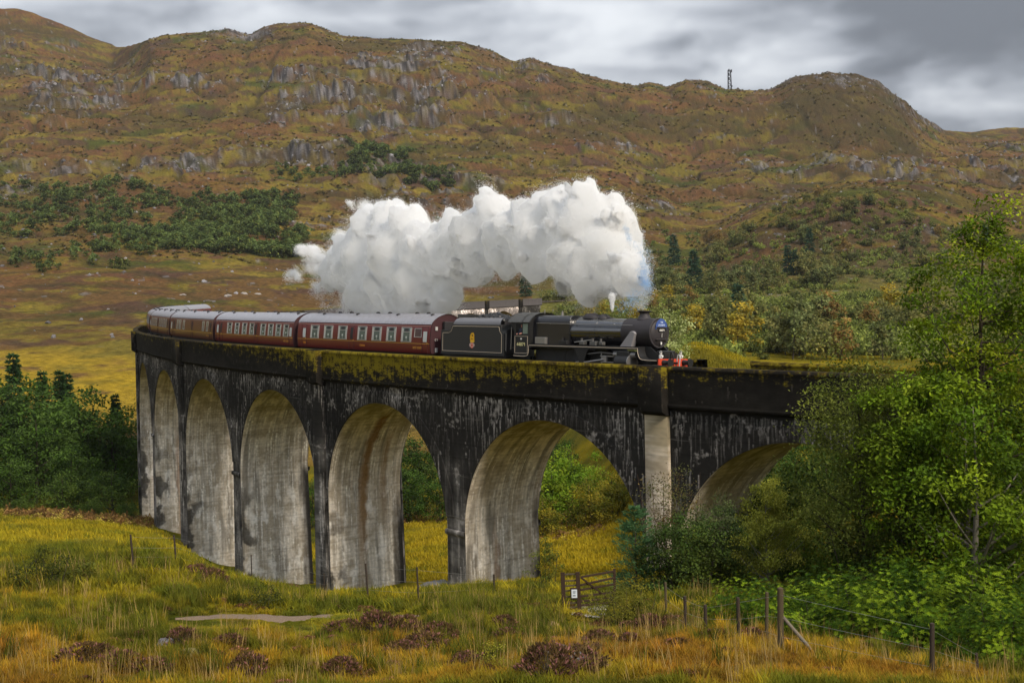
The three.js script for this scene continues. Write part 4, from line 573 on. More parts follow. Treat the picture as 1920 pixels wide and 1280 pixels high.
// ---- the driver leaning at the cab window: one continuous skin
{
  const joints = { hip: [0, 0, -0.12, 0.15], chest: [0.02, 0.42, -0.03, 0.17], neck: [0.05, 0.6, 0.03, 0.07], head: [0.08, 0.74, 0.06, 0.11], sl: [0.2, 0.5, 0, 0.075], el: [0.24, 0.28, 0.2, 0.055], hl: [0.1, 0.22, 0.32, 0.045], sr: [-0.18, 0.5, -0.02, 0.075], er: [-0.24, 0.26, 0.06, 0.055], hr: [-0.2, 0.2, 0.28, 0.045] };
  const bones = [['hip', 'chest'], ['chest', 'neck'], ['neck', 'head'], ['chest', 'sl'], ['sl', 'el'], ['el', 'hl'], ['chest', 'sr'], ['sr', 'er'], ['er', 'hr']], N = 56, mc = new MarchingCubes(N, new THREE.MeshStandardMaterial(), false, false, 60000), S = 0.62;
  mc.isolation = 0; const dist = (p) => { let acc = 0; for (const [a, b] of bones) { const A = joints[a], Bq = joints[b], ab = [Bq[0] - A[0], Bq[1] - A[1], Bq[2] - A[2]], t = clamp(((p[0] - A[0]) * ab[0] + (p[1] - A[1]) * ab[1] + (p[2] - A[2]) * ab[2]) / (ab[0] ** 2 + ab[1] ** 2 + ab[2] ** 2)); const d = Math.hypot(p[0] - A[0] - ab[0] * t, p[1] - A[1] - ab[1] * t, p[2] - A[2] - ab[2] * t) - lerp(A[3], Bq[3], t); acc += Math.exp(-d * 40); } return -Math.log(acc) / 40; };
  for (let k = 0; k < N; k++) for (let j = 0; j < N; j++) for (let i = 0; i < N; i++) mc.field[i + j * N + k * N * N] = -dist([((i - N / 2) / (N / 2)) * S, ((j - N / 2) / (N / 2)) * S + 0.35, ((k - N / 2) / (N / 2)) * S]);
  mc.update(); const cnt = mc.count, pos = Array.from(mc.positionArray.slice(0, cnt * 3)), col = [];
  for (let i = 0; i < cnt; i++) { const x = pos[i * 3] * S, y = pos[i * 3 + 1] * S + 0.35, z = pos[i * 3 + 2] * S; pos[i * 3] = x; pos[i * 3 + 1] = y; pos[i * 3 + 2] = z; const hand = y < 0.3 && z > 0.24, face = y > 0.62 && y < 0.79 && z > 0.03; col.push(...(hand || face ? [0.42, 0.2, 0.15] : y > 0.6 ? [0.03, 0.03, 0.035] : [0.03, 0.035, 0.06])); }
  const g = buf(pos, null, null, col); g.setAttribute('normal', new THREE.BufferAttribute(new Float32Array(mc.normalArray.slice(0, cnt * 3)), 3));
  const p = thing('person', 'person in dark overalls and cap leaning at the cab window', 'person'); onTrack(p, 7.0);
  const bodyM = mesh('body', g.translate(-5.62, 2.26, 1.03), new THREE.MeshStandardMaterial({ vertexColors: true, roughness: 0.9, side: THREE.DoubleSide }), p);
}
// ---------------------------------------------------------------- vegetation
const leafMat = (t = 0.35) => new THREE.MeshPhysicalMaterial({ vertexColors: true, roughness: 0.95, transmission: t, thickness: 0, side: THREE.DoubleSide, specularIntensity: 0.12 });
const mLeaf = leafMat(0.35), mNeedle = leafMat(0.2), mBark = M([0.075, 0.062, 0.05], 0.95, { map: grainOf(0.7) }), mPaleBark = M([0.26, 0.24, 0.21], 0.95, { map: grainOf(0.8) });
let GAIN = [1.22, 1.3, 1.1];
function leaves(pos, idx, col, p, ax, bx, L, W, c) {   // one folded leaf
  const k = pos.length / 3; pos.push(p[0], p[1], p[2], p[0] + ax[0] * L * 0.5 + bx[0] * W, p[1] + ax[1] * L * 0.5 + bx[1] * W, p[2] + ax[2] * L * 0.5 + bx[2] * W, p[0] + ax[0] * L, p[1] + ax[1] * L - L * 0.12, p[2] + ax[2] * L, p[0] + ax[0] * L * 0.5 - bx[0] * W, p[1] + ax[1] * L * 0.5 - bx[1] * W, p[2] + ax[2] * L * 0.5 - bx[2] * W);
  idx.push(k, k + 1, k + 2, k, k + 2, k + 3); for (let i = 0; i < 4; i++) col.push(c[0] * GAIN[0], c[1] * GAIN[1], c[2] * GAIN[2]);
}
function dirOf(r) { const z = r() * 2 - 1, a = r() * 6.2832, s = Math.sqrt(1 - z * z); return [s * Math.cos(a), z, s * Math.sin(a)]; }
const cross = (a, b) => [a[1] * b[2] - a[2] * b[1], a[2] * b[0] - a[0] * b[2], a[0] * b[1] - a[1] * b[0]], unit = (a) => { const l = Math.hypot(...a) || 1; return [a[0] / l, a[1] / l, a[2] / l]; };
const gauss = (r) => (r() + r() + r() - 1.5) * 1.15;
// a broadleaf tree or bush: a tapered trunk with limbs to its leaf clumps
function broadleaf(o) {
  const { seed, h, rad, cy = h * 0.6, ry = h * 0.42, clumps = 40, per = 60, leaf = 0.2, color = [0.07, 0.1, 0.02], color2 = null, vary = 0.4, trunkR = h * 0.018, lean = 0, limbs = 14, clumpR = 0.24, top = 0, hollow = 0.5, whorl = false, multi = 1, base = 0, droop = 0 } = o;
  const r = rng(seed), pos = [], idx = [], col = [], wood = [], C2 = color2 ?? [color[0] * 1.7, color[1] * 1.35, color[2] * 1.1], cs = [];
  const off = seed * 3.7;
  for (let i = 0; i < clumps; i++) {
    const d = dirOf(r), k = Math.pow(r(), 1 / (1 + 2 * hollow)), env = 1 + 0.32 * n3(d[0] * 1.8 + off, d[1] * 1.8, d[2] * 1.8);
    let y = cy + d[1] * ry * k * env, w = rad * k * env * (top > 0 ? clamp(1 - top * Math.max(0, (y - cy) / ry), 0.12, 1) : 1);
    if (y < base) y = base + r() * 0.3 * h;
    cs.push([d[0] * w + lean * y, y, d[2] * w, rad * clumpR * (0.65 + 0.8 * r()), 0.62 + 0.75 * r(), r(), d]);
  }
  for (const [cx, cy2, cz, cr, tone, hue, d] of cs) {
    const cc = mixc(color, C2, sstep(0.35, 1, hue)), m = Math.round(per * (0.6 + 0.8 * r()));
    for (let j = 0; j < m; j++) {
      const p = [cx + gauss(r) * cr, cy2 + gauss(r) * cr * 0.72 - droop * cr * r(), cz + gauss(r) * cr], f = tone * (1 - vary * 0.5 + vary * r()), c = [cc[0] * f, cc[1] * f, cc[2] * f];
      if (whorl) { const up = unit([d[0] * 0.5 + (r() - 0.5) * 0.7, 0.75, d[2] * 0.5 + (r() - 0.5) * 0.7]), s = unit(cross(up, [0.3, 0.1, 1])), t = cross(up, s); for (let q = 0; q < 6; q++) { const a = q * 1.047 + j, ax = unit([s[0] * Math.cos(a) + t[0] * Math.sin(a) + up[0] * 0.35, s[1] * Math.cos(a) + t[1] * Math.sin(a) + up[1] * 0.35, s[2] * Math.cos(a) + t[2] * Math.sin(a) + up[2] * 0.35]); leaves(pos, idx, col, p, ax, unit(cross(ax, up)), leaf * (0.8 + 0.4 * r()), leaf * 0.17, c); } }
      else { const ax = unit([gauss(r), gauss(r) * 0.6 - 0.15 - droop, gauss(r)]), b = dirOf(r); leaves(pos, idx, col, p, ax, unit(cross(ax, [b[0] * 0.6, 1, b[2] * 0.6])), leaf * (0.65 + 0.7 * r()), leaf * 0.3, c); }
    }
  }
  for (let t = 0; t < multi; t++) {
    const ox = (t - (multi - 1) / 2) * rad * 0.22, topY = Math.min(cy + ry * 0.75, h * 0.92), lx = (r() - 0.5) * 0.1 * h, lz = (r() - 0.5) * 0.08 * h, pt = (k) => V(ox * (1 + k) + lean * topY * k + lx * Math.sin(k * 2.4), topY * k - 0.3 * (1 - k), lz * Math.sin(k * 2.1));
    const seg = 7; for (let i = 0; i < seg; i++) { const a = pt(i / seg), b = pt((i + 1) / seg); wood.push(bar(a.toArray(), b.toArray(), trunkR * (1 - 0.85 * (i / seg)), trunkR * (1 - 0.85 * ((i + 1) / seg)), 7)); }
    for (let i = t; i < Math.min(limbs, cs.length); i += multi) { const c = cs[i], k = clamp((c[1] - (0.55 + 0.3 * r()) * Math.hypot(c[0], c[2])) / topY, 0.1, 0.93), a = pt(k), e = V(c[0], c[1], c[2]), mdl = a.clone().lerp(e, 0.5).add(V(0, -0.06 * h * r(), 0)), q = trunkR * (1 - 0.8 * k) * 0.55; wood.push(bar(a.toArray(), mdl.toArray(), q, q * 0.65, 5), bar(mdl.toArray(), e.toArray(), q * 0.65, q * 0.2, 5)); }
  }
  return { crown: buf(pos, idx, null, col), trunk: merge(wood) };
}
function conifer(o) {   // whorls of drooping needle sprays round a straight stem
  const { seed, h, rad, rows = 14, arms = 9, per = 26, leaf = 0.18, color = [0.035, 0.07, 0.035], bare = 0.06, trunkR = h * 0.014, pine = false } = o, r = rng(seed), pos = [], idx = [], col = [], wood = [bar([0, -0.3, 0], [0, h * 0.97, 0], trunkR, trunkR * 0.15, 7)];
  for (let j = 0; j < rows; j++) { const k = bare + (1 - bare) * ((j + r() * 0.6) / rows), y = h * k, len = rad * Math.pow(1 - k, pine ? 0.6 : 0.85) * (0.7 + 0.5 * r()) + 0.04 * rad; for (let a = 0; a < arms; a++) { const an = r() * 6.283, L = len * (0.6 + 0.55 * r()), up = pine ? 0.35 : -0.12, e = [Math.cos(an) * L, y + up * L, Math.sin(an) * L], tone = 0.65 + 0.7 * r(); if (a % 2 === 0) wood.push(bar([0, y, 0], e, trunkR * 0.3 * (1 - k) + 0.006, 0.004, 4)); for (let q = 0; q < per; q++) { const f = Math.sqrt(r()), ax = unit([Math.cos(an) * 0.7 + gauss(r) * 0.7, (pine ? 0.5 : 0.1) + gauss(r) * 0.4, Math.sin(an) * 0.7 + gauss(r) * 0.7]), w = L * 0.16; leaves(pos, idx, col, [e[0] * f + gauss(r) * w, lerp(y, e[1], f) + gauss(r) * w * 0.6, e[2] * f + gauss(r) * w], ax, unit(cross(ax, dirOf(r))), leaf * (0.6 + 0.8 * r()), leaf * (pine ? 0.09 : 0.16), [color[0] * tone, color[1] * tone, color[2] * tone]); } } }
  return { crown: buf(pos, idx, null, col), trunk: merge(wood) };
}
function plant(name, label, cat, geo, p, { turn = 0, scale = 1, group, bark = mBark, mat = mLeaf } = {}) { const t = thing(name, label, cat, group); mesh('trunk', geo.trunk, bark, t); mesh('crown', geo.crown, mat, t); t.position.copy(p); t.rotation.y = turn; t.scale.setScalar(scale); return t; }
const onGround = (px, d, sink = 0.05) => { const x = ((px - 960) / F) * d, y = terrain(x, -d); return V(x, y - sink, -d); };
const mPer = (px, d) => (px * d) / F;   // size in metres of so many pixels at that distance

// --- right foreground, tree by tree
const G1 = [0.075, 0.125, 0.008], G2 = [0.12, 0.175, 0.01], OL = [0.105, 0.122, 0.02];
const tall = broadleaf({ seed: 11, h: 15.5, rad: 3.3, cy: 9.6, ry: 5.7, clumps: 185, per: 115, leaf: 0.17, color: [0.085, 0.13, 0.006], color2: [0.22, 0.25, 0.012], trunkR: 0.17, limbs: 46, clumpR: 0.155, hollow: 0.9, top: 0.25, lean: 0.005 });
plant('ash_tree', 'tall slender tree at right edge, its airy yellow green crown above the parapet', 'tree', tall, V(17.6, heightAt(1865, 1140, 44.5), -44.5));
plant('alder_tree', 'broad olive green tree covering the right end of the viaduct', 'tree', broadleaf({ seed: 12, h: 10.6, rad: 3.4, cy: 5.6, ry: 4.7, clumps: 230, per: 165, leaf: 0.135, color: OL, color2: [0.2, 0.205, 0.045], trunkR: 0.16, limbs: 40, clumpR: 0.2, hollow: 0.6, multi: 2 }), V(14.0, heightAt(1645, 1150, 47), -47), { turn: 0.4 });
plant('oak_tree', 'dark dense tree behind the tall airy tree at the right edge', 'tree', broadleaf({ seed: 13, h: 11.5, rad: 4.4, cy: 6, ry: 5.4, clumps: 200, per: 110, leaf: 0.22, color: [0.032, 0.055, 0.01], color2: [0.075, 0.1, 0.015], trunkR: 0.28, limbs: 30, clumpR: 0.2 }), V(22, heightAt(1900, 1140, 52), -52), { bark: mPaleBark });
plant('oak_tree', 'leafy green tree with sprays below the tall tree, above the glossy bushes', 'tree', broadleaf({ seed: 14, h: 8.6, rad: 3.2, cy: 4.6, ry: 4.2, clumps: 200, per: 130, leaf: 0.17, color: G1, color2: [0.19, 0.24, 0.012], trunkR: 0.16, limbs: 40, clumpR: 0.17, hollow: 0.8, multi: 2 }), V(15.6, heightAt(1800, 1180, 42), -42), { turn: 1.1, bark: mPaleBark });
plant('maple_tree', 'bright green sapling crown rising against the dark parapet at right', 'tree', broadleaf({ seed: 15, h: 8.4, rad: 2.0, cy: 6.0, ry: 2.8, clumps: 90, per: 110, leaf: 0.16, color: G2, color2: [0.2, 0.24, 0.02], trunkR: 0.1, limbs: 34, clumpR: 0.2, hollow: 0.8 }), V(14.0, heightAt(1690, 1150, 44), -44));
plant('birch_tree', 'feathery yellow green birch in front of the last arch', 'tree', broadleaf({ seed: 16, h: 5.6, rad: 1.45, cy: 3.0, ry: 2.6, clumps: 120, per: 150, leaf: 0.085, color: [0.21, 0.21, 0.035], color2: [0.38, 0.34, 0.06], trunkR: 0.06, limbs: 40, clumpR: 0.19, top: 0.6, droop: 0.4 }), V(10.2, heightAt(1430, 1140, 49), -49), { bark: mPaleBark });
plant('willow_tree', 'grey green feathery willow beside the birch under the dark spandrel', 'tree', broadleaf({ seed: 17, h: 5.0, rad: 1.7, cy: 2.6, ry: 2.4, clumps: 110, per: 130, leaf: 0.1, color: [0.075, 0.1, 0.03], color2: [0.16, 0.17, 0.07], trunkR: 0.05, limbs: 36, clumpR: 0.2, multi: 3, droop: 0.2 }), V(8.3, heightAt(1330, 1150, 51), -51));
plant('willow_tree', 'thin reddish twigged willow standing before the pale pilaster', 'tree', broadleaf({ seed: 18, h: 6.0, rad: 1.5, cy: 3.4, ry: 2.6, clumps: 90, per: 46, leaf: 0.1, color: [0.085, 0.085, 0.028], color2: [0.14, 0.09, 0.04], trunkR: 0.035, limbs: 60, clumpR: 0.26, multi: 5 }), V(6.5, heightAt(1255, 1120, 52), -52), { bark: M([0.09, 0.055, 0.04], 0.9) });
plant('willow_tree', 'dark leafy thicket tree between the pine sapling and the last arch', 'tree', broadleaf({ seed: 19, h: 4.4, rad: 2.1, cy: 2.2, ry: 2.1, clumps: 120, per: 120, leaf: 0.13, color: [0.04, 0.065, 0.014], color2: [0.095, 0.12, 0.022], trunkR: 0.06, limbs: 26, clumpR: 0.2, multi: 3 }), V(7.0, heightAt(1290, 1150, 50), -49.2));
plant('pine_tree', 'young blue green pine sapling standing behind the wooden gate', 'tree', conifer({ seed: 20, h: 4.0, rad: 1.35, rows: 18, arms: 10, per: 30, leaf: 0.19, color: [0.06, 0.12, 0.055], pine: true }), V(4.85, heightAt(1185, 1130, 50), -50), { mat: mNeedle });
plant('willow_bush', 'loose green bush at the foot of the pale arch pier right of the fence', 'bush', broadleaf({ seed: 21, h: 2.5, rad: 0.85, cy: 1.3, ry: 1.2, clumps: 36, per: 50, leaf: 0.1, color: [0.09, 0.105, 0.018], trunkR: 0.025, limbs: 24, multi: 4 }), V(1.35, heightAt(1012, 1110, 56), -56));
plant('broom_bush', 'rounded olive bush in front of the gate and fence', 'bush', broadleaf({ seed: 22, h: 1.75, rad: 1.25, cy: 0.75, ry: 0.9, clumps: 70, per: 90, leaf: 0.07, color: [0.095, 0.092, 0.014], color2: [0.18, 0.15, 0.02], trunkR: 0.03, limbs: 20, multi: 5, clumpR: 0.22 }), V(3.52, heightAt(1158, 1188, 40.5), -40.5));
const rh = broadleaf({ seed: 23, h: 2.6, rad: 2.0, cy: 1.15, ry: 1.3, clumps: 150, per: 34, leaf: 0.092, color: [0.03, 0.062, 0.004], color2: [0.15, 0.2, 0.01], trunkR: 0.05, limbs: 20, multi: 4, whorl: true, clumpR: 0.2, hollow: 0.9, vary: 0.7 });
const RH = [[1395, 37.5, 0.78, 0, 'glossy bright green rhododendron left of the tall strainer post'], [1530, 39, 1.05, 1, 'dark glossy rhododendron just right of the leaning brace'], [1640, 36.5, 1.0, 2.2, 'glossy rhododendron below the broad olive tree, behind the wires'], [1745, 36.5, 1.12, 3.6, 'large glossy rhododendron behind the far right fence post'], [1880, 33.5, 0.82, 5, 'pale green rhododendron in the lower right corner'], [1860, 39, 1.2, 0.6, 'tall rhododendron under the trees at the right edge'], [1590, 42, 1.25, 4.2, 'tall rhododendron deep under the olive tree'], [1455, 41, 0.95, 2.9, 'rhododendron behind the two tall posts']];
RH.forEach(([px, d, s, t, lab], i) => { const p = V(((px - 960) / F) * d, 0, -d); p.y = Math.min(terrain(p.x, p.z), heightAt(px, px < 1450 ? 1200 : 1235, d)) - 0.1; plant('rhododendron_bush', lab, 'bush', rh, p, { turn: t, scale: s, group: 'rhododendrons behind the fence at right' }); });
plant('hazel_bush', 'dark shady thicket under the trees behind the right fence', 'bush', broadleaf({ seed: 28, h: 4.6, rad: 3.6, cy: 2.1, ry: 2.4, clumps: 150, per: 80, leaf: 0.18, color: [0.03, 0.052, 0.006], color2: [0.08, 0.11, 0.01], trunkR: 0.06, limbs: 10, multi: 4, clumpR: 0.16 }), V(14.2, heightAt(1640, 1180, 46), -45.5));
plant('hazel_bush', 'green thicket at the foot of the birch, behind the tall posts', 'bush', broadleaf({ seed: 29, h: 3.2, rad: 2.6, cy: 1.5, ry: 1.6, clumps: 110, per: 80, leaf: 0.15, color: [0.05, 0.08, 0.008], color2: [0.12, 0.15, 0.014], trunkR: 0.05, limbs: 10, multi: 4, clumpR: 0.17 }), V(11.6, heightAt(1470, 1150, 48), -51.5));
plant('hazel_bush', 'dark thicket deep at the right edge behind the pale rhododendron', 'bush', broadleaf({ seed: 30, h: 5.5, rad: 3.2, cy: 2.6, ry: 2.9, clumps: 150, per: 80, leaf: 0.19, color: [0.03, 0.055, 0.006], color2: [0.09, 0.12, 0.01], trunkR: 0.06, limbs: 10, multi: 4, clumpR: 0.16 }), V(19.0, heightAt(1900, 1180, 45), -46));
plant('willow_bush', 'dark twiggy bush standing in the grass at the left edge', 'bush', broadleaf({ seed: 24, h: 1.7, rad: 0.95, cy: 0.85, ry: 0.85, clumps: 40, per: 46, leaf: 0.09, color: [0.03, 0.038, 0.007], color2: [0.065, 0.065, 0.01], trunkR: 0.02, limbs: 30, multi: 6, clumpR: 0.26 }), onGround(58, 41.5));
plant('willow_bush', 'small thin sapling in the grass right of the dark bush at left', 'bush', broadleaf({ seed: 25, h: 1.3, rad: 0.5, cy: 0.75, ry: 0.6, clumps: 20, per: 26, leaf: 0.08, color: [0.085, 0.09, 0.015], trunkR: 0.012, limbs: 18, multi: 3 }), onGround(140, 42));
plant('willow_bush', 'small dark bush on the bank behind the gravel path', 'bush', broadleaf({ seed: 26, h: 0.8, rad: 0.9, cy: 0.35, ry: 0.45, clumps: 24, per: 60, leaf: 0.07, color: [0.03, 0.036, 0.007], color2: [0.06, 0.06, 0.012], trunkR: 0.015, limbs: 8, multi: 3 }), onGround(470, 40));
plant('broom_bush', 'yellow flecked sprig plant in the foreground heather at the bottom', 'bush', broadleaf({ seed: 27, h: 0.9, rad: 0.4, cy: 0.5, ry: 0.4, clumps: 16, per: 24, leaf: 0.05, color: [0.2, 0.18, 0.02], color2: [0.34, 0.28, 0.03], trunkR: 0.01, limbs: 14, multi: 3 }), onGround(905, 26.6));

// --- the wood at the left, the trees seen under the arches
const D1 = [0.026, 0.052, 0.008], D2 = [0.04, 0.074, 0.01];
const woods = [
  broadleaf({ seed: 31, h: 15, rad: 6.2, cy: 8, ry: 6.6, clumps: 90, per: 70, leaf: 0.5, color: D1, color2: [0.055, 0.085, 0.02], trunkR: 0.3, limbs: 14, clumpR: 0.2 }),
  broadleaf({ seed: 32, h: 12, rad: 5.4, cy: 6.2, ry: 5.6, clumps: 80, per: 70, leaf: 0.45, color: D2, color2: [0.06, 0.095, 0.02], trunkR: 0.25, limbs: 14, clumpR: 0.21 }),
  broadleaf({ seed: 33, h: 7.5, rad: 4.0, cy: 3.8, ry: 3.7, clumps: 64, per: 70, leaf: 0.36, color: [0.045, 0.075, 0.014], color2: [0.085, 0.12, 0.02], trunkR: 0.2, limbs: 10, clumpR: 0.22 })];
const fir = conifer({ seed: 34, h: 16, rad: 2.6, rows: 30, arms: 13, per: 16, leaf: 0.6, color: [0.028, 0.056, 0.02] });
const topOf = (px, py, d, geoH, name, label, geo, o = {}) => { const x = ((px - 960) / F) * d, g = terrain(x, -d), t = heightAt(px, py, d); return plant(name, label, 'tree', geo, V(x, g - 0.2, -d), { scale: clamp((t - g) / geoH, 0.35, 2.2), ...o }); };
[[20, 688, 190, 15, 0], [95, 712, 185, 12, 1], [150, 726, 178, 12, 1], [205, 752, 176, 12, 1], [55, 760, 165, 12, 1], [240, 778, 186, 15, 0], [-40, 700, 180, 15, 0], [130, 825, 160, 12, 1], [10, 850, 152, 12, 1]].forEach(([px, py, d, h, k], i) => topOf(px, py, d, h, 'broadleaf_tree', ['dark broadleaf tree in the wood at the left edge', 'dark green rounded tree in the left wood, under the conifer tips', 'full green tree in the middle of the left wood', 'dark tree of the left wood close to the viaduct', 'front tree of the left wood, low and dark', 'tall dark tree touching the viaduct at left', 'dark tree cut by the left edge of the picture', 'front tree of the left wood, between two round bushes', 'dark front tree at the far left edge'][i], woods[k], { turn: i * 1.3 }));
[[110, 880, 146, 7.5, 'rounded lighter bush tree at the near edge of the left wood'], [200, 872, 150, 7.5, 'round green bush tree beside the viaduct at left'], [225, 940, 142, 7.5, 'small round bush at the foot of the first far pier'], [30, 925, 140, 7.5, 'low bush at the edge of the left field'], [160, 945, 141, 7.5, 'low spreading bush in front of the left wood']].forEach(([px, py, d, h, lab], i) => topOf(px, py, d, h, 'round_bush', lab, woods[2], { turn: i }));
[[22, 662, 205, 'leftmost conifer tip above the left wood'], [75, 695, 200, 'pointed conifer left of a pair above the left wood'], [108, 694, 198, 'slim conifer of the pair above the left wood'], [122, 700, 202, 'slim conifer right in the pair above the left wood'], [212, 738, 192, 'dark conifer beside the viaduct at left']].forEach(([px, py, d, lab], i) => topOf(px, py, d, 16, 'conifer_tree', lab, fir, { turn: i, mat: mNeedle }));
const BG = [broadleaf({ seed: 41, h: 10, rad: 4.2, cy: 5.3, ry: 4.6, clumps: 80, per: 75, leaf: 0.34, color: [0.10, 0.16, 0.012], color2: [0.22, 0.27, 0.02], trunkR: 0.2, limbs: 14, clumpR: 0.2 }), broadleaf({ seed: 42, h: 6, rad: 2.9, cy: 3.1, ry: 2.9, clumps: 64, per: 75, leaf: 0.24, color: [0.1, 0.105, 0.012], color2: [0.24, 0.18, 0.02], trunkR: 0.15, limbs: 12, clumpR: 0.22 })];
[[775, 800, 172, 15, 0, 'dark leafy tree seen under the third arch from the right', woods], [745, 850, 165, 12, 1, 'dark tree behind the pier, seen low under the third arch', woods], [815, 880, 160, 12, 1, 'dark tree behind the right pier of the third arch', woods], [1040, 815, 178, 15, 0, 'dark tree high under the crown of the second arch', woods], [1120, 800, 186, 15, 0, 'dark tree behind the right curve of the second arch', woods], [1024, 850, 124, 10, 0, 'green tree low at the left under the second arch', BG], [1068, 826, 130, 10, 0, 'bright green tree under the middle of the second arch', BG], [1096, 892, 121, 6, 1, 'rounded yellow green tree under the second arch', BG], [1140, 874, 127, 6, 1, 'yellow tree beside the orange bank under the second arch', BG], [1380, 872, 69, 7.5, 2, 'dark bush low at the left under the last arch', woods], [1436, 850, 70, 7.5, 2, 'dark bush in the middle under the last arch', woods], [1492, 838, 70, 7.5, 2, 'dark bush under the last arch, nearest the birch', woods], [1548, 836, 69, 7.5, 2, 'dark bush at the right under the last arch', woods], [1008, 925, 118, 6, 1, 'small yellow green bush low at the left under the second arch', BG], [575, 890, 165, 12, 1, 'green tree in the slit between two piers', woods], [1480, 800, 92, 15, 0, 'dark tree seen under the last arch at right', woods], [1400, 850, 84, 12, 1, 'dark tree low behind the last arch at right', woods], [1445, 830, 80, 12, 1, 'dark tree filling the middle of the last arch', woods], [1520, 815, 78, 12, 1, 'dark tree behind the last arch beside the birch', woods], [1350, 880, 82, 12, 1, 'dark tree low behind the pilaster and the last arch', woods], [1610, 830, 80, 15, 0, 'dark tree far right under the last arch', woods], [1560, 830, 90, 12, 1, 'dark tree behind the right side of the last arch', woods]].forEach(([px, py, d, h, k, lab, set], i) => topOf(px, py, d, h, 'broadleaf_tree', lab, set[k], { turn: i * 2.1 }));
plant('whitebeam_tree', 'pale leaved tree behind the locomotive chimney', 'tree', broadleaf({ seed: 45, h: 9, rad: 2.9, cy: 5.2, ry: 3.9, clumps: 75, per: 60, leaf: 0.24, color: [0.16, 0.19, 0.05], color2: [0.46, 0.46, 0.25], trunkR: 0.12, limbs: 30, clumpR: 0.2, top: 0.5, lean: 0 }), (() => { const d = 118, x = ((1252 - 960) / F) * d; return V(x, heightAt(1252, 556, d) - 9.4, -d); })());

// --- hillside trees to the right, one by one; a few shapes, several greens
GAIN = [1.9, 1.7, 1.7];
const hillShapes = [
  broadleaf({ seed: 51, h: 8, rad: 3.0, cy: 4.4, ry: 3.8, clumps: 34, per: 22, leaf: 0.75, color: [0.085, 0.1, 0.03], color2: [0.17, 0.165, 0.05], trunkR: 0.15, limbs: 0, clumpR: 0.24, top: 0.3 }),
  broadleaf({ seed: 52, h: 9, rad: 2.4, cy: 5.0, ry: 4.2, clumps: 34, per: 22, leaf: 0.7, color: [0.075, 0.1, 0.035], color2: [0.14, 0.15, 0.05], trunkR: 0.13, limbs: 0, clumpR: 0.25, top: 0.5 }),
  broadleaf({ seed: 53, h: 6, rad: 3.0, cy: 3.0, ry: 2.9, clumps: 32, per: 22, leaf: 0.65, color: [0.055, 0.075, 0.022], color2: [0.11, 0.12, 0.035], trunkR: 0.15, limbs: 0, clumpR: 0.24 }),
  broadleaf({ seed: 54, h: 8, rad: 2.7, cy: 4.3, ry: 3.8, clumps: 32, per: 22, leaf: 0.7, color: [0.16, 0.15, 0.02], color2: [0.3, 0.24, 0.025], trunkR: 0.13, limbs: 0, clumpR: 0.25, top: 0.3 }),
  broadleaf({ seed: 55, h: 8, rad: 2.7, cy: 4.3, ry: 3.8, clumps: 32, per: 22, leaf: 0.7, color: [0.13, 0.095, 0.03], color2: [0.18, 0.13, 0.035], trunkR: 0.13, limbs: 0, clumpR: 0.25, top: 0.3 }),
  conifer({ seed: 56, h: 10, rad: 2.3, rows: 16, arms: 9, per: 8, leaf: 1.0, color: [0.025, 0.055, 0.03] })];
const kinds = ['grey green birch', 'slim greyish birch', 'dark rounded tree', 'bright yellow green tree', 'rusty brown tree', 'dark conifer'];
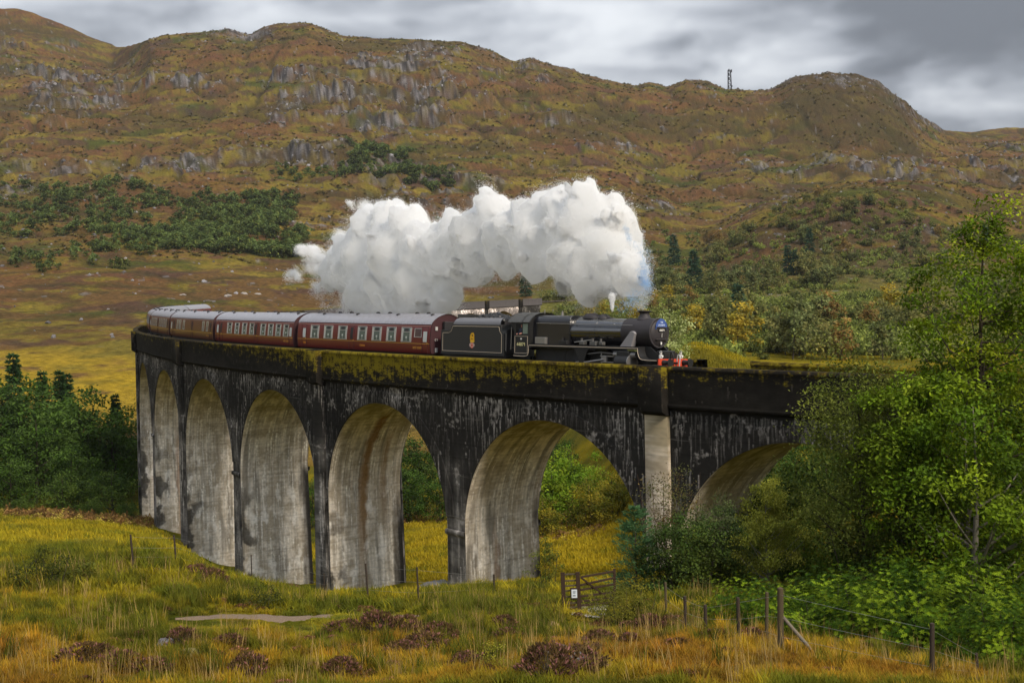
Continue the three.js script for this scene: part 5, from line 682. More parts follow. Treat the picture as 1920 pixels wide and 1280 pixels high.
{
  const r = rng(91), placed = [], placeOf = (px) => (px < 1130 ? ', over the boiler' : px < 1240 ? ', over the smokebox' : px < 1330 ? ', right of the chimney' : px < 1420 ? ', below the mast' : px < 1500 ? ', right of the mast' : px < 1600 ? ', below the round summit' : px < 1700 ? ', left of the tall tree' : px < 1800 ? ', beside the tall tree' : ', behind the tall tree');
  const zone = (n, X0, X1, d0, d1, where, group, w, smin = 0.7, smax = 1.25, near = 0.02) => {
    for (let i = 0, tries = 0; i < n && tries < n * 30; tries++) {
      const px = lerp(X0, X1, r()), d = lerp(d0, d1, r()), x = ((px - 960) / F) * d; if (fbm(x / 30 + 3, d / 30, 3) < -0.12 && tries < n * 20) continue; if (onViaduct(x, -d) < 8) continue; if (d > 425 && d < 455) continue;
      if (placed.some(([a, b]) => Math.hypot(a - x, b - d) < 2.4)) continue; placed.push([x, d]);
      let k = 0, q = r() * w.reduce((a, b) => a + b, 0); while ((q -= w[k]) > 0) k++;
      const s = lerp(smin, smax, r()); plant(k === 5 ? 'conifer_tree' : 'hillside_tree', (s < lerp(smin, smax, 0.33) ? 'small ' : s > lerp(smin, smax, 0.7) ? 'tall ' : '') + kinds[k] + ' ' + where + placeOf(px) + (d < lerp(d0, d1, 0.36) ? ', lower down' : d > lerp(d0, d1, 0.68) ? ', higher up' : ''), 'tree', hillShapes[k], V(x, terrain(x, -d) - 0.3, -d), { turn: r() * 6, scale: s, group: kinds[k].replace('birch', 'birche') + 's ' + group }); i++;
    }
  };
  zone(52, 1290, 1720, 205, 330, "below the railway bank", 'on the slope below the railway bank', [6, 4, 3, 1.2, 0.3, 0.1], 0.7, 1.3);
  zone(30, 1000, 1300, 300, 425, "behind the train", 'behind the locomotive', [3, 2, 2.5, 3, 0.4, 0.2], 0.55, 1.05);
  zone(60, 1240, 1640, 460, 545, "above the railway bank", 'above the railway bank', [5, 5, 3, 0.5, 0.3, 0.4], 0.9, 1.5);
  zone(58, 1480, 1960, 540, 660, "on the knoll's flank", 'on the flank of the knoll', [4, 4, 3, 0.3, 0.3, 0.2], 0.8, 1.4);
  zone(24, 1340, 1560, 630, 700, "on the knoll's brow", 'on the brow of the knoll', [1, 1, 5, 0, 0.2, 0.4], 0.8, 1.3);
  zone(22, 1700, 1960, 200, 430, "on the far slope", 'behind the tall right tree', [4, 3, 3, 0.4, 0.6, 0.2], 0.9, 1.5);
  zone(14, 970, 1240, 440, 520, "above the viaduct end", 'above the viaduct end', [2, 2, 4, 0.6, 0.5, 0.5], 0.8, 1.3);
  for (const [px, py, d, lab] of [[1305, 470, 500, 'dark pointed conifer on the slope right of the smoke'], [1268, 440, 640, 'lone dark tree high on the slope right of the smoke']]) { const p = at(px, py + 60, d); topOf(px, py, d, 10, 'conifer_tree', lab, hillShapes[5]); }
}
// --- woods far up the hill that read as one mass
function massWood(name, label, spots, geo, seed, mat = mLeaf) {
  const r = rng(seed), ms = [], q = new THREE.Quaternion(), up = V(0, 1, 0); const cols = [];
  for (const [X0, X1, d0, d1, n, s0, s1, dens = 0.0] of spots) for (let i = 0, t = 0; i < n && t < n * 12; t++) { const px = lerp(X0, X1, r()), d = lerp(d0, d1, r()), x = ((px - 960) / F) * d; const e = Math.max(Math.abs((px - (X0 + X1) / 2) / ((X1 - X0) / 2)), Math.abs((d - (d0 + d1) / 2) / ((d1 - d0) / 2))); if (fbm(x / 40 + seed, d / 28, 3) + 0.35 * (1 - e) < dens) continue; const s = lerp(s0, s1, r()); ms.push(new THREE.Matrix4().compose(V(x, terrain(x, -d) - 0.3, -d), q.setFromAxisAngle(up, r() * 6), V(s, s * (0.8 + 0.5 * r()), s))); const f = 0.5 + 0.9 * r(); cols.push(new THREE.Color().setRGB(f, f, f)); i++; }
  const im = new THREE.InstancedMesh(geo, mat, ms.length); im.name = numbered(name); ms.forEach((m, i) => { im.setMatrixAt(i, m); im.setColorAt(i, cols[i]); }); im.castShadow = im.receiveShadow = true; scene.add(im); return tag(im, label, 'wood', null, 'stuff');
}
const farCrown = broadleaf({ seed: 61, h: 6, rad: 2.3, cy: 3, ry: 3, clumps: 14, per: 12, leaf: 1.1, color: [0.045, 0.072, 0.02], color2: [0.09, 0.115, 0.025], limbs: 0, clumpR: 0.28, top: 0.6 }).crown;
massWood('wood', 'dark green plantation on the hillside left of the smoke', [[330, 580, 640, 850, 620, 0.8, 1.5, -0.1], [180, 420, 630, 720, 260, 0.7, 1.3, -0.02], [0, 330, 800, 900, 110, 0.9, 1.4, 0.14]], farCrown, 3);
massWood('wood', 'dark green patch of young trees high above the smoke', [[650, 800, 930, 1060, 240, 0.9, 1.5, -0.05], [770, 860, 930, 970, 60, 0.9, 1.4, -0.2], [520, 660, 930, 960, 50, 0.7, 1.0, 0.0]], farCrown, 7);
massWood('wood', 'dark scrub trees scattered low on the hillside at left', [[-40, 340, 690, 860, 200, 0.8, 1.4, 0.16], [700, 1000, 700, 790, 130, 0.6, 1.2, 0.12], [0, 240, 560, 640, 40, 0.7, 1.2, 0.1], [1080, 1330, 560, 760, 60, 0.5, 1.1, 0.1]], farCrown, 9);
const lowBush = broadleaf({ seed: 62, h: 1.6, rad: 1.3, cy: 0.7, ry: 0.8, clumps: 10, per: 14, leaf: 0.5, color: [0.085, 0.115, 0.025], color2: [0.17, 0.185, 0.035], limbs: 0, clumpR: 0.34 }).crown;
massWood('undergrowth', 'low scrub and bracken on the slope right of the viaduct', [[1020, 1320, 290, 430, 700, 0.7, 1.6, -0.1], [1290, 1760, 200, 432, 1500, 0.7, 1.7, -0.05], [1250, 1900, 455, 680, 700, 0.8, 1.8, 0.0]], lowBush, 21);
massWood('bracken', 'mound of brown and green bracken seen under the second arch', [[985, 1130, 112, 150, 260, 0.25, 0.5, -0.3], [730, 830, 160, 172, 80, 0.3, 0.5, -0.3], [0, 270, 128, 150, 260, 0.35, 0.7, -0.1]], broadleaf({ seed: 63, h: 1.6, rad: 1.5, cy: 0.7, ry: 0.8, clumps: 12, per: 16, leaf: 0.5, color: [0.14, 0.09, 0.03], color2: [0.19, 0.17, 0.03], limbs: 0, clumpR: 0.3 }).crown, 22);

{ // loose stones and dark heather tufts over the open hill
  const r = rng(515), stone = new THREE.IcosahedronGeometry(1, 1); { const p = stone.attributes.position; for (let i = 0; i < p.count; i++) { const v = V().fromBufferAttribute(p, i), k = 0.75 + 0.45 * n3(v.x * 1.7, v.y * 1.7, v.z * 1.7 + 4); p.setXYZ(i, v.x * k, v.y * k * 0.8, v.z * k); } } stone.deleteAttribute('normal'); stone.deleteAttribute('uv');
  const tuftG = broadleaf({ seed: 64, h: 1, rad: 1, cy: 0.35, ry: 0.5, clumps: 7, per: 8, leaf: 0.7, color: [0.05, 0.038, 0.014], color2: [0.075, 0.07, 0.02], limbs: 0, clumpR: 0.36 }).crown, q = new THREE.Quaternion(), a = [[], []], c = [[], []];
  for (let i = 0; i < 60000; i++) { const d = Math.sqrt(lerp(380 * 380, 1500 * 1500, r())), px = lerp(-40, 1960, r()), x = ((px - 960) / F) * d, y = terrain(x, -d), rk = info.rock, u = r(); if (rk > 0.25 ? u < 0.5 : u < 0.035) { const s = 0.4 + 1.7 * r() * r() * (rk > 0.25 ? 1.4 : 0.8), f = 0.4 + 0.9 * r(); a[0].push(new THREE.Matrix4().compose(V(x, y + 0.1, -d), q.setFromEuler(new THREE.Euler(r() * 6, r() * 6, r() * 6)), V(s, s * 0.8, s))); c[0].push(new THREE.Color().setRGB(0.22 * f, 0.21 * f, 0.215 * f)); } else if (rk < 0.3 && d > 620 && u > 0.62 && fbm(x / 26 + 90, -d / 18, 3) > -0.02) { const s = 0.6 + 1.3 * r(), f = 0.6 + 0.9 * r(); a[1].push(new THREE.Matrix4().compose(V(x, y - 0.1, -d), q.setFromAxisAngle(V(0, 1, 0), r() * 6), V(s, s * 0.8, s))); c[1].push(new THREE.Color().setRGB(f, f, f)); } }
  for (const [k, n, g, m, lab, cat] of [[0, 'scree', stone, M([1, 1, 1], 1, { flatShading: true }), 'loose grey stones and blocks scattered over the rocky hillside', 'stones'], [1, 'hill_heather', tuftG, mLeaf, 'dark tufts of heather and rough grass over the open hillside', 'heather']]) { const im = new THREE.InstancedMesh(g, m, a[k].length); im.name = n; a[k].forEach((mm, i) => { im.setMatrixAt(i, mm); im.setColorAt(i, c[k][i]); }); scene.add(im); tag(im, lab, cat, null, 'stuff'); }
}
// --- grass: blades in tufts, coloured as the ground they grow from
function tuft(seed, n, h, w, spread, bend) { const r = rng(seed), pos = [], idx = [], nor = []; for (let i = 0; i < n; i++) { const a = r() * 6.283, x = gauss(r) * spread, z = gauss(r) * spread, H = h * (0.55 + 0.6 * r()), b = bend * H * (0.4 + r()), cx = Math.cos(a), sz = Math.sin(a), px = -sz * w, pz = cx * w, k = pos.length / 3; pos.push(x - px, 0, z - pz, x + px, 0, z + pz, x - px * 0.8 + cx * b * 0.3, H * 0.6, z - pz * 0.8 + sz * b * 0.3, x + px * 0.8 + cx * b * 0.3, H * 0.6, z + pz * 0.8 + sz * b * 0.3, x + cx * b, H, z + sz * b); idx.push(k, k + 1, k + 2, k + 1, k + 3, k + 2, k + 2, k + 3, k + 4); } const g = buf(pos, idx); g.computeVertexNormals(); return g; }
const mGrass = new THREE.MeshPhysicalMaterial({ color: 0xffffff, roughness: 0.9, transmission: 0.3, thickness: 0, side: THREE.DoubleSide, specularIntensity: 0.1 });
function scatterGrass(name, label, geo, count, d0, d1, f, seed, cat = 'grass') {
  const r = rng(seed), ms = [], cs = [], q = new THREE.Quaternion(), e = new THREE.Euler();
  for (let t = 0; t < count; t++) { const d = Math.sqrt(lerp(d0 * d0, d1 * d1, r())), px = lerp(-40, 1960, r()), x = ((px - 960) / F) * d, y = terrain(x, -d), c = f(x, d, px, r, y); if (!c) continue; const [rgb, s, sy] = c; q.setFromEuler(e.set((r() - 0.5) * 0.4, r() * 6.28, (r() - 0.5) * 0.4)); ms.push(new THREE.Matrix4().compose(V(x, y - 0.03, -d), q, V(s, s * sy, s))); cs.push(new THREE.Color().setRGB(...rgb)); }
  const im = new THREE.InstancedMesh(geo, mGrass, ms.length); im.name = numbered(name); ms.forEach((m, i) => { im.setMatrixAt(i, m); im.setColorAt(i, cs[i]); }); scene.add(im); return tag(im, label, cat, null, 'stuff');
}
function groundPoint(px, py, d0 = 40) { let d = d0; for (let k = 0; k < 60; k++) { const x = ((px - 960) / F) * d, g = terrain(x, -d) - heightAt(px, py, d); d = clamp(d - g * 1.2, 20, 80); } return { p: onGround(px, d, 0), d }; }
const PATH_D = []; for (let px = 300; px <= 800; px += 20) PATH_D.push([px, groundPoint(px, 1160 - (5 * (px - 330)) / 395 + 2 * Math.sin(px / 37), 38).d]);
const pathD = (px) => lin(PATH_D, px), onPath = (px, d) => px > 300 && px < 780 && Math.abs(d - pathD(px)) < 0.66;
const shortBefore = (px, d) => (px > 290 && px < 790 ? lerp(0.18, 1, sstep(1.2, 3.4, Math.abs(d - pathD(px) + 1.5))) : 1);
const gateShort = (px, d) => (px > 1040 && px < 1165 && d > 38.5 && d < 47 ? 0.3 : 1);
const slabClear = (px, d) => px > 995 && px < 1110 && d > 27.5 && d < 30.6;
const nearClear = (px, d) => !slabClear(px, d) && !onPath(px, d) && onViaduct(((px - 960) / F) * d, -d) > 4;
const gcol = (x, d, px, y) => groundColor(x, -d, y, 0, px, d);
scatterGrass('grass', 'rust and golden moor grass over the foreground', tuft(71, 12, 0.26, 0.011, 0.09, 0.6), 70000, 23, 42, (x, d, px, r, y) => { if (!nearClear(px, d)) return null; const c = gcol(x, d, px, y), t = fbm(x / 0.9, d / 0.9 + 5, 2), f = (0.9 + 0.45 * r()) * (1 + 0.7 * t), w = r() < 0.25 ? 1.2 : 1, lowG = shortBefore(px, d); return [[c[0] * f * w, c[1] * f, c[2] * f], 0.7 + 0.6 * r(), gateShort(px, d) * lowG * clamp(0.75 + 1.5 * t, 0.25, 1.6) * (0.75 + 0.5 * r())]; }, 1);
scatterGrass('grass', 'green and yellow grass along the fence and bank', tuft(72, 11, 0.36, 0.017, 0.15, 0.6), 48000, 40, 66, (x, d, px, r, y) => { if (!nearClear(px, d)) return null; const c = gcol(x, d, px, y), t = fbm(x / 1.3, d / 1.3 + 5, 2), f = (0.85 + 0.5 * r()) * (1 + 0.7 * t); return [[c[0] * f, c[1] * f, c[2] * f], 0.7 + 0.7 * r(), clamp(0.75 + 1.5 * t, 0.25, 1.7) * (0.7 + 0.5 * r()) * gateShort(px, d) * shortBefore(px, d)]; }, 2);
scatterGrass('grass', 'yellow green grass of the field round the piers', tuft(73, 9, 0.3, 0.03, 0.35, 0.6), 50000, 62, 165, (x, d, px, r, y) => { if (px > 1330 && d > 60 && d < 100 || onViaduct(x, -d) < 4) return null; const c = gcol(x, d, px, y), f = 0.85 + 0.5 * r(); return [[c[0] * f, c[1] * f, c[2] * f], 0.7 + 0.9 * r(), 0.6 + 0.6 * r()]; }, 3);
scatterGrass('rushes', 'dark green rushes in clumps across the bank', tuft(74, 26, 0.6, 0.011, 0.13, 0.45), 7500, 27, 60, (x, d, px, r, y) => { const w = fbm(x / 2.2 + 70, d / 2.2, 3) + 0.2 * Math.exp(-(((d - 43) / 6) ** 2)) + 0.2 * Math.exp(-(((px - 860) / 160) ** 2)); if (w < 0.2 || !nearClear(px, d) || shortBefore(px, d) < 0.9 || gateShort(px, d) < 1) return null; const f = 0.7 + 0.7 * r(); const u = r() * 0.6; return [[(0.085 + 0.08 * u) * f, (0.1 + 0.04 * u) * f, 0.012 * f], 0.6 + 0.6 * r(), 0.7 + 0.5 * r()]; }, 4, 'rushes');
GAIN = [1.5, 1.4, 1.4];
scatterGrass('dead_stalks', 'thin pale dead stalks standing up out of the moor grass', tuft(75, 5, 0.75, 0.006, 0.12, 0.25), 2600, 24, 46, (x, d, px, r, y) => { if (fbm(x / 3 + 12, d / 3, 3) < -0.05 || !nearClear(px, d) || shortBefore(px, d) < 0.95 || gateShort(px, d) < 1) return null; const f = 0.7 + 0.7 * r(); return [[0.36 * f, 0.25 * f, 0.09 * f], 0.6 + 0.6 * r(), 0.7 + 0.6 * r()]; }, 6, 'stalks');
// --- heather, clump by clump
const heathers = [81, 82, 83].map((s) => { const r = rng(s), pos = [], idx = [], col = [], wood = []; for (let i = 0; i < 150; i++) { const d = dirOf(r), y = Math.abs(d[1]) * 0.34 + 0.03, p = [d[0] * 0.42 * (0.6 + 0.5 * r()), y, d[2] * 0.42 * (0.6 + 0.5 * r())], tip = unit([d[0] * 0.5 + gauss(r) * 0.3, 1, d[2] * 0.5 + gauss(r) * 0.3]), fl = r() < 0.42, dk = 0.5 + 0.8 * r(); for (let q = 0; q < 7; q++) { const ax = unit([tip[0] + gauss(r) * 0.6, tip[1] * 0.9, tip[2] + gauss(r) * 0.6]); leaves(pos, idx, col, [p[0] + gauss(r) * 0.04, p[1] + gauss(r) * 0.03, p[2] + gauss(r) * 0.04], ax, unit(cross(ax, dirOf(r))), 0.07 + 0.04 * r(), 0.014, fl && q > 2 ? [0.2 * dk, 0.095 * dk, 0.085 * dk] : [0.075 * dk, 0.05 * dk, 0.018 * dk]); } if (i % 6 === 0) wood.push(bar([0, 0, 0], p, 0.008, 0.004, 4)); } return { crown: buf(pos, idx, null, col), trunk: merge(wood) }; });
const HE = [[350, 1085, 44, 1.5, 'left of the pale pier, below the fence'], [380, 1100, 43, 1.3, 'right beside its pair below the left fence'], [530, 1093, 44, 1.2, 'in front of the tall pale pier'], [600, 1118, 43, 0.9, 'at the foot of the rust streaked pier'], [625, 1195, 34, 1.4, 'left end of the row under the gravel path'], [690, 1195, 34, 1.5, 'middle of the row under the gravel path'], [740, 1192, 34, 1.3, 'right end of the row under the gravel path'], [775, 1222, 31.5, 1.2, 'below the row under the gravel path'], [735, 1230, 31, 1.1, 'low and dark under the path row'], [805, 1205, 33, 1.1, 'right of the path row, brownish'], [930, 1185, 35, 1.1, 'under the rushes, with pale tips'], [935, 1205, 33, 1.0, 'just above the flat grey rock'], [1050, 1262, 28, 1.7, 'large and pink below the flat grey rock'], [1010, 1270, 27.5, 1.4, 'at the bottom edge, left of the large pink one'], [1108, 1215, 32, 1.1, 'right of the flat grey rock'], [1092, 1235, 30.5, 1.0, 'touching the right side of the flat rock'], [1170, 1190, 35, 1.2, 'below the olive bush, dark'], [1205, 1190, 35, 1.2, 'below the olive bush at its right'], [1165, 1212, 32.5, 0.8, 'small and pink on the orange grass'], [1245, 1180, 36, 1.1, 'at the left end of the right fence'], [410, 1215, 32, 1.0, 'dark, right of the mossy boulder'], [320, 1212, 32, 0.9, 'between the two boulders'], [140, 1250, 29, 1.2, 'at the lower left, reddish'], [205, 1258, 28.5, 1.1, 'low, at the lower left'], [260, 1265, 28, 1.0, 'at the bottom, left of the boulders'], [445, 1272, 27.6, 1.1, 'at the bottom edge left of centre'], [620, 1270, 27.6, 1.0, 'at the bottom edge below the path'], [860, 1255, 29, 1.0, 'near the yellow flecked plant'], [1325, 1205, 34, 1.0, 'by the right fence, brown'], [1395, 1210, 33, 0.9, 'at the foot of the tall posts']];
{ const r = rng(404), ms = [], cs = [], q = new THREE.Quaternion(); for (let i = 0; i < 1500; i++) { const d = lerp(25, 46, r()), px = lerp(-20, 1940, r()), x = ((px - 960) / F) * d; if (fbm(x / 2.6 + 31, d / 2.6, 3) < 0.12 || onPath(px, d) || shortBefore(px, d) < 0.6) continue; const s = 0.25 + 0.45 * r(); ms.push(new THREE.Matrix4().compose(V(x, terrain(x, -d) - 0.02, -d), q.setFromAxisAngle(V(0, 1, 0), r() * 6), V(s, s * 0.9, s))); const f = 0.8 + 0.9 * r(); cs.push(new THREE.Color().setRGB(f, f * 0.95, f * 0.8)); } const im = new THREE.InstancedMesh(heathers[0].crown, mLeaf, ms.length); im.name = 'low_heather'; ms.forEach((m, i) => { im.setMatrixAt(i, m); im.setColorAt(i, cs[i]); }); scene.add(im); tag(im, 'sprigs of brown heather low in the moor grass', 'heather', null, 'stuff'); }
HE.forEach(([px, py, d0, s, lab], i) => { let d = d0; for (let k = 0; k < 30; k++) { const x = ((px - 960) / F) * d, g = terrain(x, -d) - heightAt(px, py, d); d += clamp(-g * 2.2, -0.8, 0.8); d = clamp(d, 24, 60); } const p = onGround(px, d, -0.06); const t = thing('heather_clump', 'heather clump ' + lab, 'heather', 'heather clumps on the moor'); mesh('stem', heathers[i % 3].trunk, mBark, t); mesh('foliage', heathers[i % 3].crown, mLeaf, t); t.position.copy(p); t.rotation.y = i; t.scale.set(1.3 * s * (0.7 + 0.35 * ((i * 7) % 5) / 4), 1.3 * s * (0.55 + 0.3 * ((i * 3) % 4) / 3), s * 1.1); });
// ---------------------------------------------------------------- path, stones, fence, gate, mast
{
  const rows = []; for (let i = 0; i <= 60; i++) { const px = lerp(310, 770, i / 60), d = pathD(px), row = []; for (const w of [-0.55, -0.2, 0.2, 0.55]) { const dd = d + w * (0.8 + 0.5 * n2(i * 0.45, w * 2)) * (0.15 + 0.85 * sstep(0, 9, i) * sstep(60, 52, i)), x = ((px - 960) / F) * dd; row.push([x, terrain(x, -dd) + 0.05 - (Math.abs(w) > 0.5 ? 0.07 : 0), -dd]); } rows.push(row); }
  const pos = [], uv = [], idx = []; rows.forEach((r) => r.forEach((p) => { pos.push(...p); uv.push(p[0], p[2]); })); for (let i = 0; i < 60; i++) for (let k = 0; k < 3; k++) { const a = i * 4 + k; idx.push(a, a + 4, a + 1, a + 1, a + 4, a + 5); }
  const g = buf(pos, idx, uv); g.computeVertexNormals(); tag(mesh('path', g, M([0.40, 0.30, 0.22], 1, { map: grainOf(0.5), bumpMap: grainOf(0.3), bumpScale: 0.05, side: THREE.DoubleSide })), 'pale gravel footpath crossing the moor in front of the piers', null, null, 'structure');
}
function boulder(seed, sx, sy, sz, rough = 0.25) { const g = mergeVertices(new THREE.IcosahedronGeometry(1, 5).deleteAttribute('uv').deleteAttribute('normal')); const p = g.attributes.position; for (let i = 0; i < p.count; i++) { const v = V().fromBufferAttribute(p, i), k = 1 + rough * n3(v.x * 1.4 + seed, v.y * 1.4, v.z * 1.4) + rough * 0.4 * n3(v.x * 4, v.y * 4 + seed, v.z * 4); p.setXYZ(i, v.x * k * sx, v.y * k * sy, v.z * k * sz); } g.computeVertexNormals(); const uv = new Float32Array(p.count * 2); for (let i = 0; i < p.count; i++) { uv[i * 2] = p.getX(i) + p.getY(i); uv[i * 2 + 1] = p.getZ(i) + p.getY(i); } g.setAttribute('uv', new THREE.BufferAttribute(uv, 2)); return g; }
const mStone = M([0.26, 0.25, 0.26], 0.95, { map: grainOf(0.6), bumpMap: grainOf(0.4), bumpScale: 0.04 });
for (const [px, py, d, g, lab, m] of [[290, 1216, 32, boulder(1, 0.15, 0.13, 0.14), 'small round grey boulder in the grass at lower left', mStone], [335, 1240, 30, boulder(2, 0.2, 0.15, 0.16), 'mossy boulder right of the small grey one', M([0.2, 0.17, 0.07], 1, { map: grainOf(0.5) })], [1035, 1236, 30, boulder(3, 0.38, 0.14, 0.5), 'flat grey rock slab in the foreground heather', mStone], [1078, 1240, 29.6, boulder(4, 0.26, 0.08, 0.26), 'low grey rock beside the flat slab', mStone], [1024, 1180, 36, boulder(5, 0.13, 0.1, 0.13), 'small tan stone in the green grass', M([0.4, 0.27, 0.14], 1)], [803, 1010, 128, boulder(6, 0.8, 0.5, 0.8), 'grey boulder in the yellow grass behind the arch', mStone]]) { const q = groundPoint(px, py, d); const o = mesh('boulder', g, m); o.scale.setScalar(1.35); o.position.copy(q.p).add(V(0, 0.1, 0)); tag(o, lab, 'boulder'); }
[[345, 553], [460, 551], [486, 551], [430, 555], [440, 1, 0]].slice(0, 4).forEach(([px, py], i) => { let d = 400; for (let k = 0; k < 60; k++) { const x = ((px - 960) / F) * d, g = terrain(x, -d) - heightAt(px, py, d); d = clamp(d - g * 3, 300, 620); } const o = mesh('boulder', boulder(11 + i, 1.5, 0.55 + 0.3 * (i % 2), 1.0, 0.5), M([0.36, 0.33, 0.31], 1, { map: grainOf(2) })); o.position.copy(onGround(px, d, 0.1)); tag(o, ['long pale rock on the hillside above the far end of the train', 'pale rock on the yellow slope, left of a close pair', 'pale rock on the yellow slope, right of a close pair', 'low pale rock left of a close pair on the slope'][i], 'boulder'); });
// fence posts: foot and top as seen; all of one fence are single things, the wires another
const mPost = M([0.06, 0.047, 0.038], 0.95, { map: grainOf(0.4) }), mPostPale = M([0.10, 0.08, 0.05], 0.95, { map: grainOf(0.4) }), mWire = M([0.3, 0.3, 0.28], 0.5, { metalness: 0.6 });
const tops = [];
function post(px, py0, py1, r, lab, m = mPost, d0 = 44, lean = 0) {
  const q = groundPoint(px, py1, d0), h = mPer(py1 - py0, q.d), g = merge([cyl(r * 1.08, r, h + 0.4, 0, h / 2 - 0.2, 0, 10), new THREE.ConeGeometry(r, r * 0.5, 10).translate(0, h + r * 0.25, 0)]);
  const o = mesh('fence_post', g, m); o.position.copy(q.p); o.rotation.z = lean; tag(o, lab, 'fence post', 'posts of the wire fence'); tops.push({ px, p: q.p, h, d: q.d }); return o;
}
post(235, 1002, 1067, 0.035, 'thin dark fence post standing left of the viaduct in the grass', mPost, 45, 0.06); post(316, 1003, 1066, 0.035, 'thin dark fence post in front of the third far pier', mPost, 45, 0.05);
post(381, 1065, 1086, 0.05, 'short wooden stump left of a shorter one, at left', mPostPale); post(405, 1082, 1100, 0.05, 'dark short stump near heather in front of the pale pier'); post(457, 1020, 1085, 0.035, 'dark fence post in front of the widest pale pier'); post(593, 1050, 1105, 0.035, 'thin post against the dark edge of the rust streaked pier');
post(675, 1056, 1133, 0.035, 'dark fence post in front of the rust streaked pier', mPost, 45, 0.04); post(770, 1063, 1138, 0.032, 'thin fence post on the green bank between two piers', mPost, 44, 0.02); post(913, 1077, 1117, 0.04, 'short fence post on the mound before the pale curved pier');
post(1236, 1092, 1160, 0.045, 'grey post half hidden by grass right of the olive bush', mPostPale, 42); post(1272, 1118, 1187, 0.05, 'dark fence post left of a shorter one, right of the olive bush', mPost, 39); post(1310, 1134, 1192, 0.05, 'short dark post before the bright rhododendron', mPost, 38); post(1372, 1120, 1210, 0.05, 'post in front of the bright green rhododendron', mPost, 34); post(1424, 1110, 1208, 0.05, 'pale topped post left of the stout strainer post', mPostPale, 33, -0.03);
post(1450, 1102, 1224, 0.08, 'stout strainer post with a leaning brace, at right', mPostPale, 31, -0.02); post(1735, 1168, 1278, 0.055, 'dark fence post before the large glossy bush at lower right', mPost, 28, -0.02); post(1822, 1224, 1272, 0.035, 'thin low post in the lower right corner', mPost, 28, 0.05);
{ const a = groundPoint(1452, 1222, 31), b = groundPoint(1530, 1244, 29), h = mPer(70, a.d); const o = mesh('fence_brace', bar([a.p.x, a.p.y + h, a.p.z], [b.p.x, b.p.y, b.p.z], 0.05, 0.045, 8), M([0.2, 0.17, 0.13], 0.95, { map: grainOf(0.4) })); tag(o, 'sloping grey brace pole leaning on the stout strainer post', 'fence brace'); }
function wires(name, lab, cols, hs, r = 0.004) {
  const ps = cols.map((c) => tops.find((t) => t.px === c)), t = thing(name, lab, 'fence wire');
  for (const k of hs) { const g = []; for (let i = 0; i < ps.length - 1; i++) { const a = ps[i].p, b = ps[i + 1].p, A = [a.x, a.y + ps[i].h * k, a.z], Bq = [b.x, b.y + ps[i + 1].h * k, b.z], mid = [(A[0] + Bq[0]) / 2, (A[1] + Bq[1]) / 2 - 0.015, (A[2] + Bq[2]) / 2]; g.push(bar(A, mid, r, r, 4), bar(mid, Bq, r, r, 4)); } mesh('wire', merge(g), mWire, t); }
}
wires('fence_wires', 'thin wires strung between the posts along the left bank', [235, 316, 457, 593, 675, 770, 913], [0.35, 0.62, 0.92]);
wires('fence_wires', 'wires strung along the right fence before the glossy bushes', [1236, 1272, 1310, 1372, 1424, 1450, 1735, 1822], [0.25, 0.55, 0.9]);
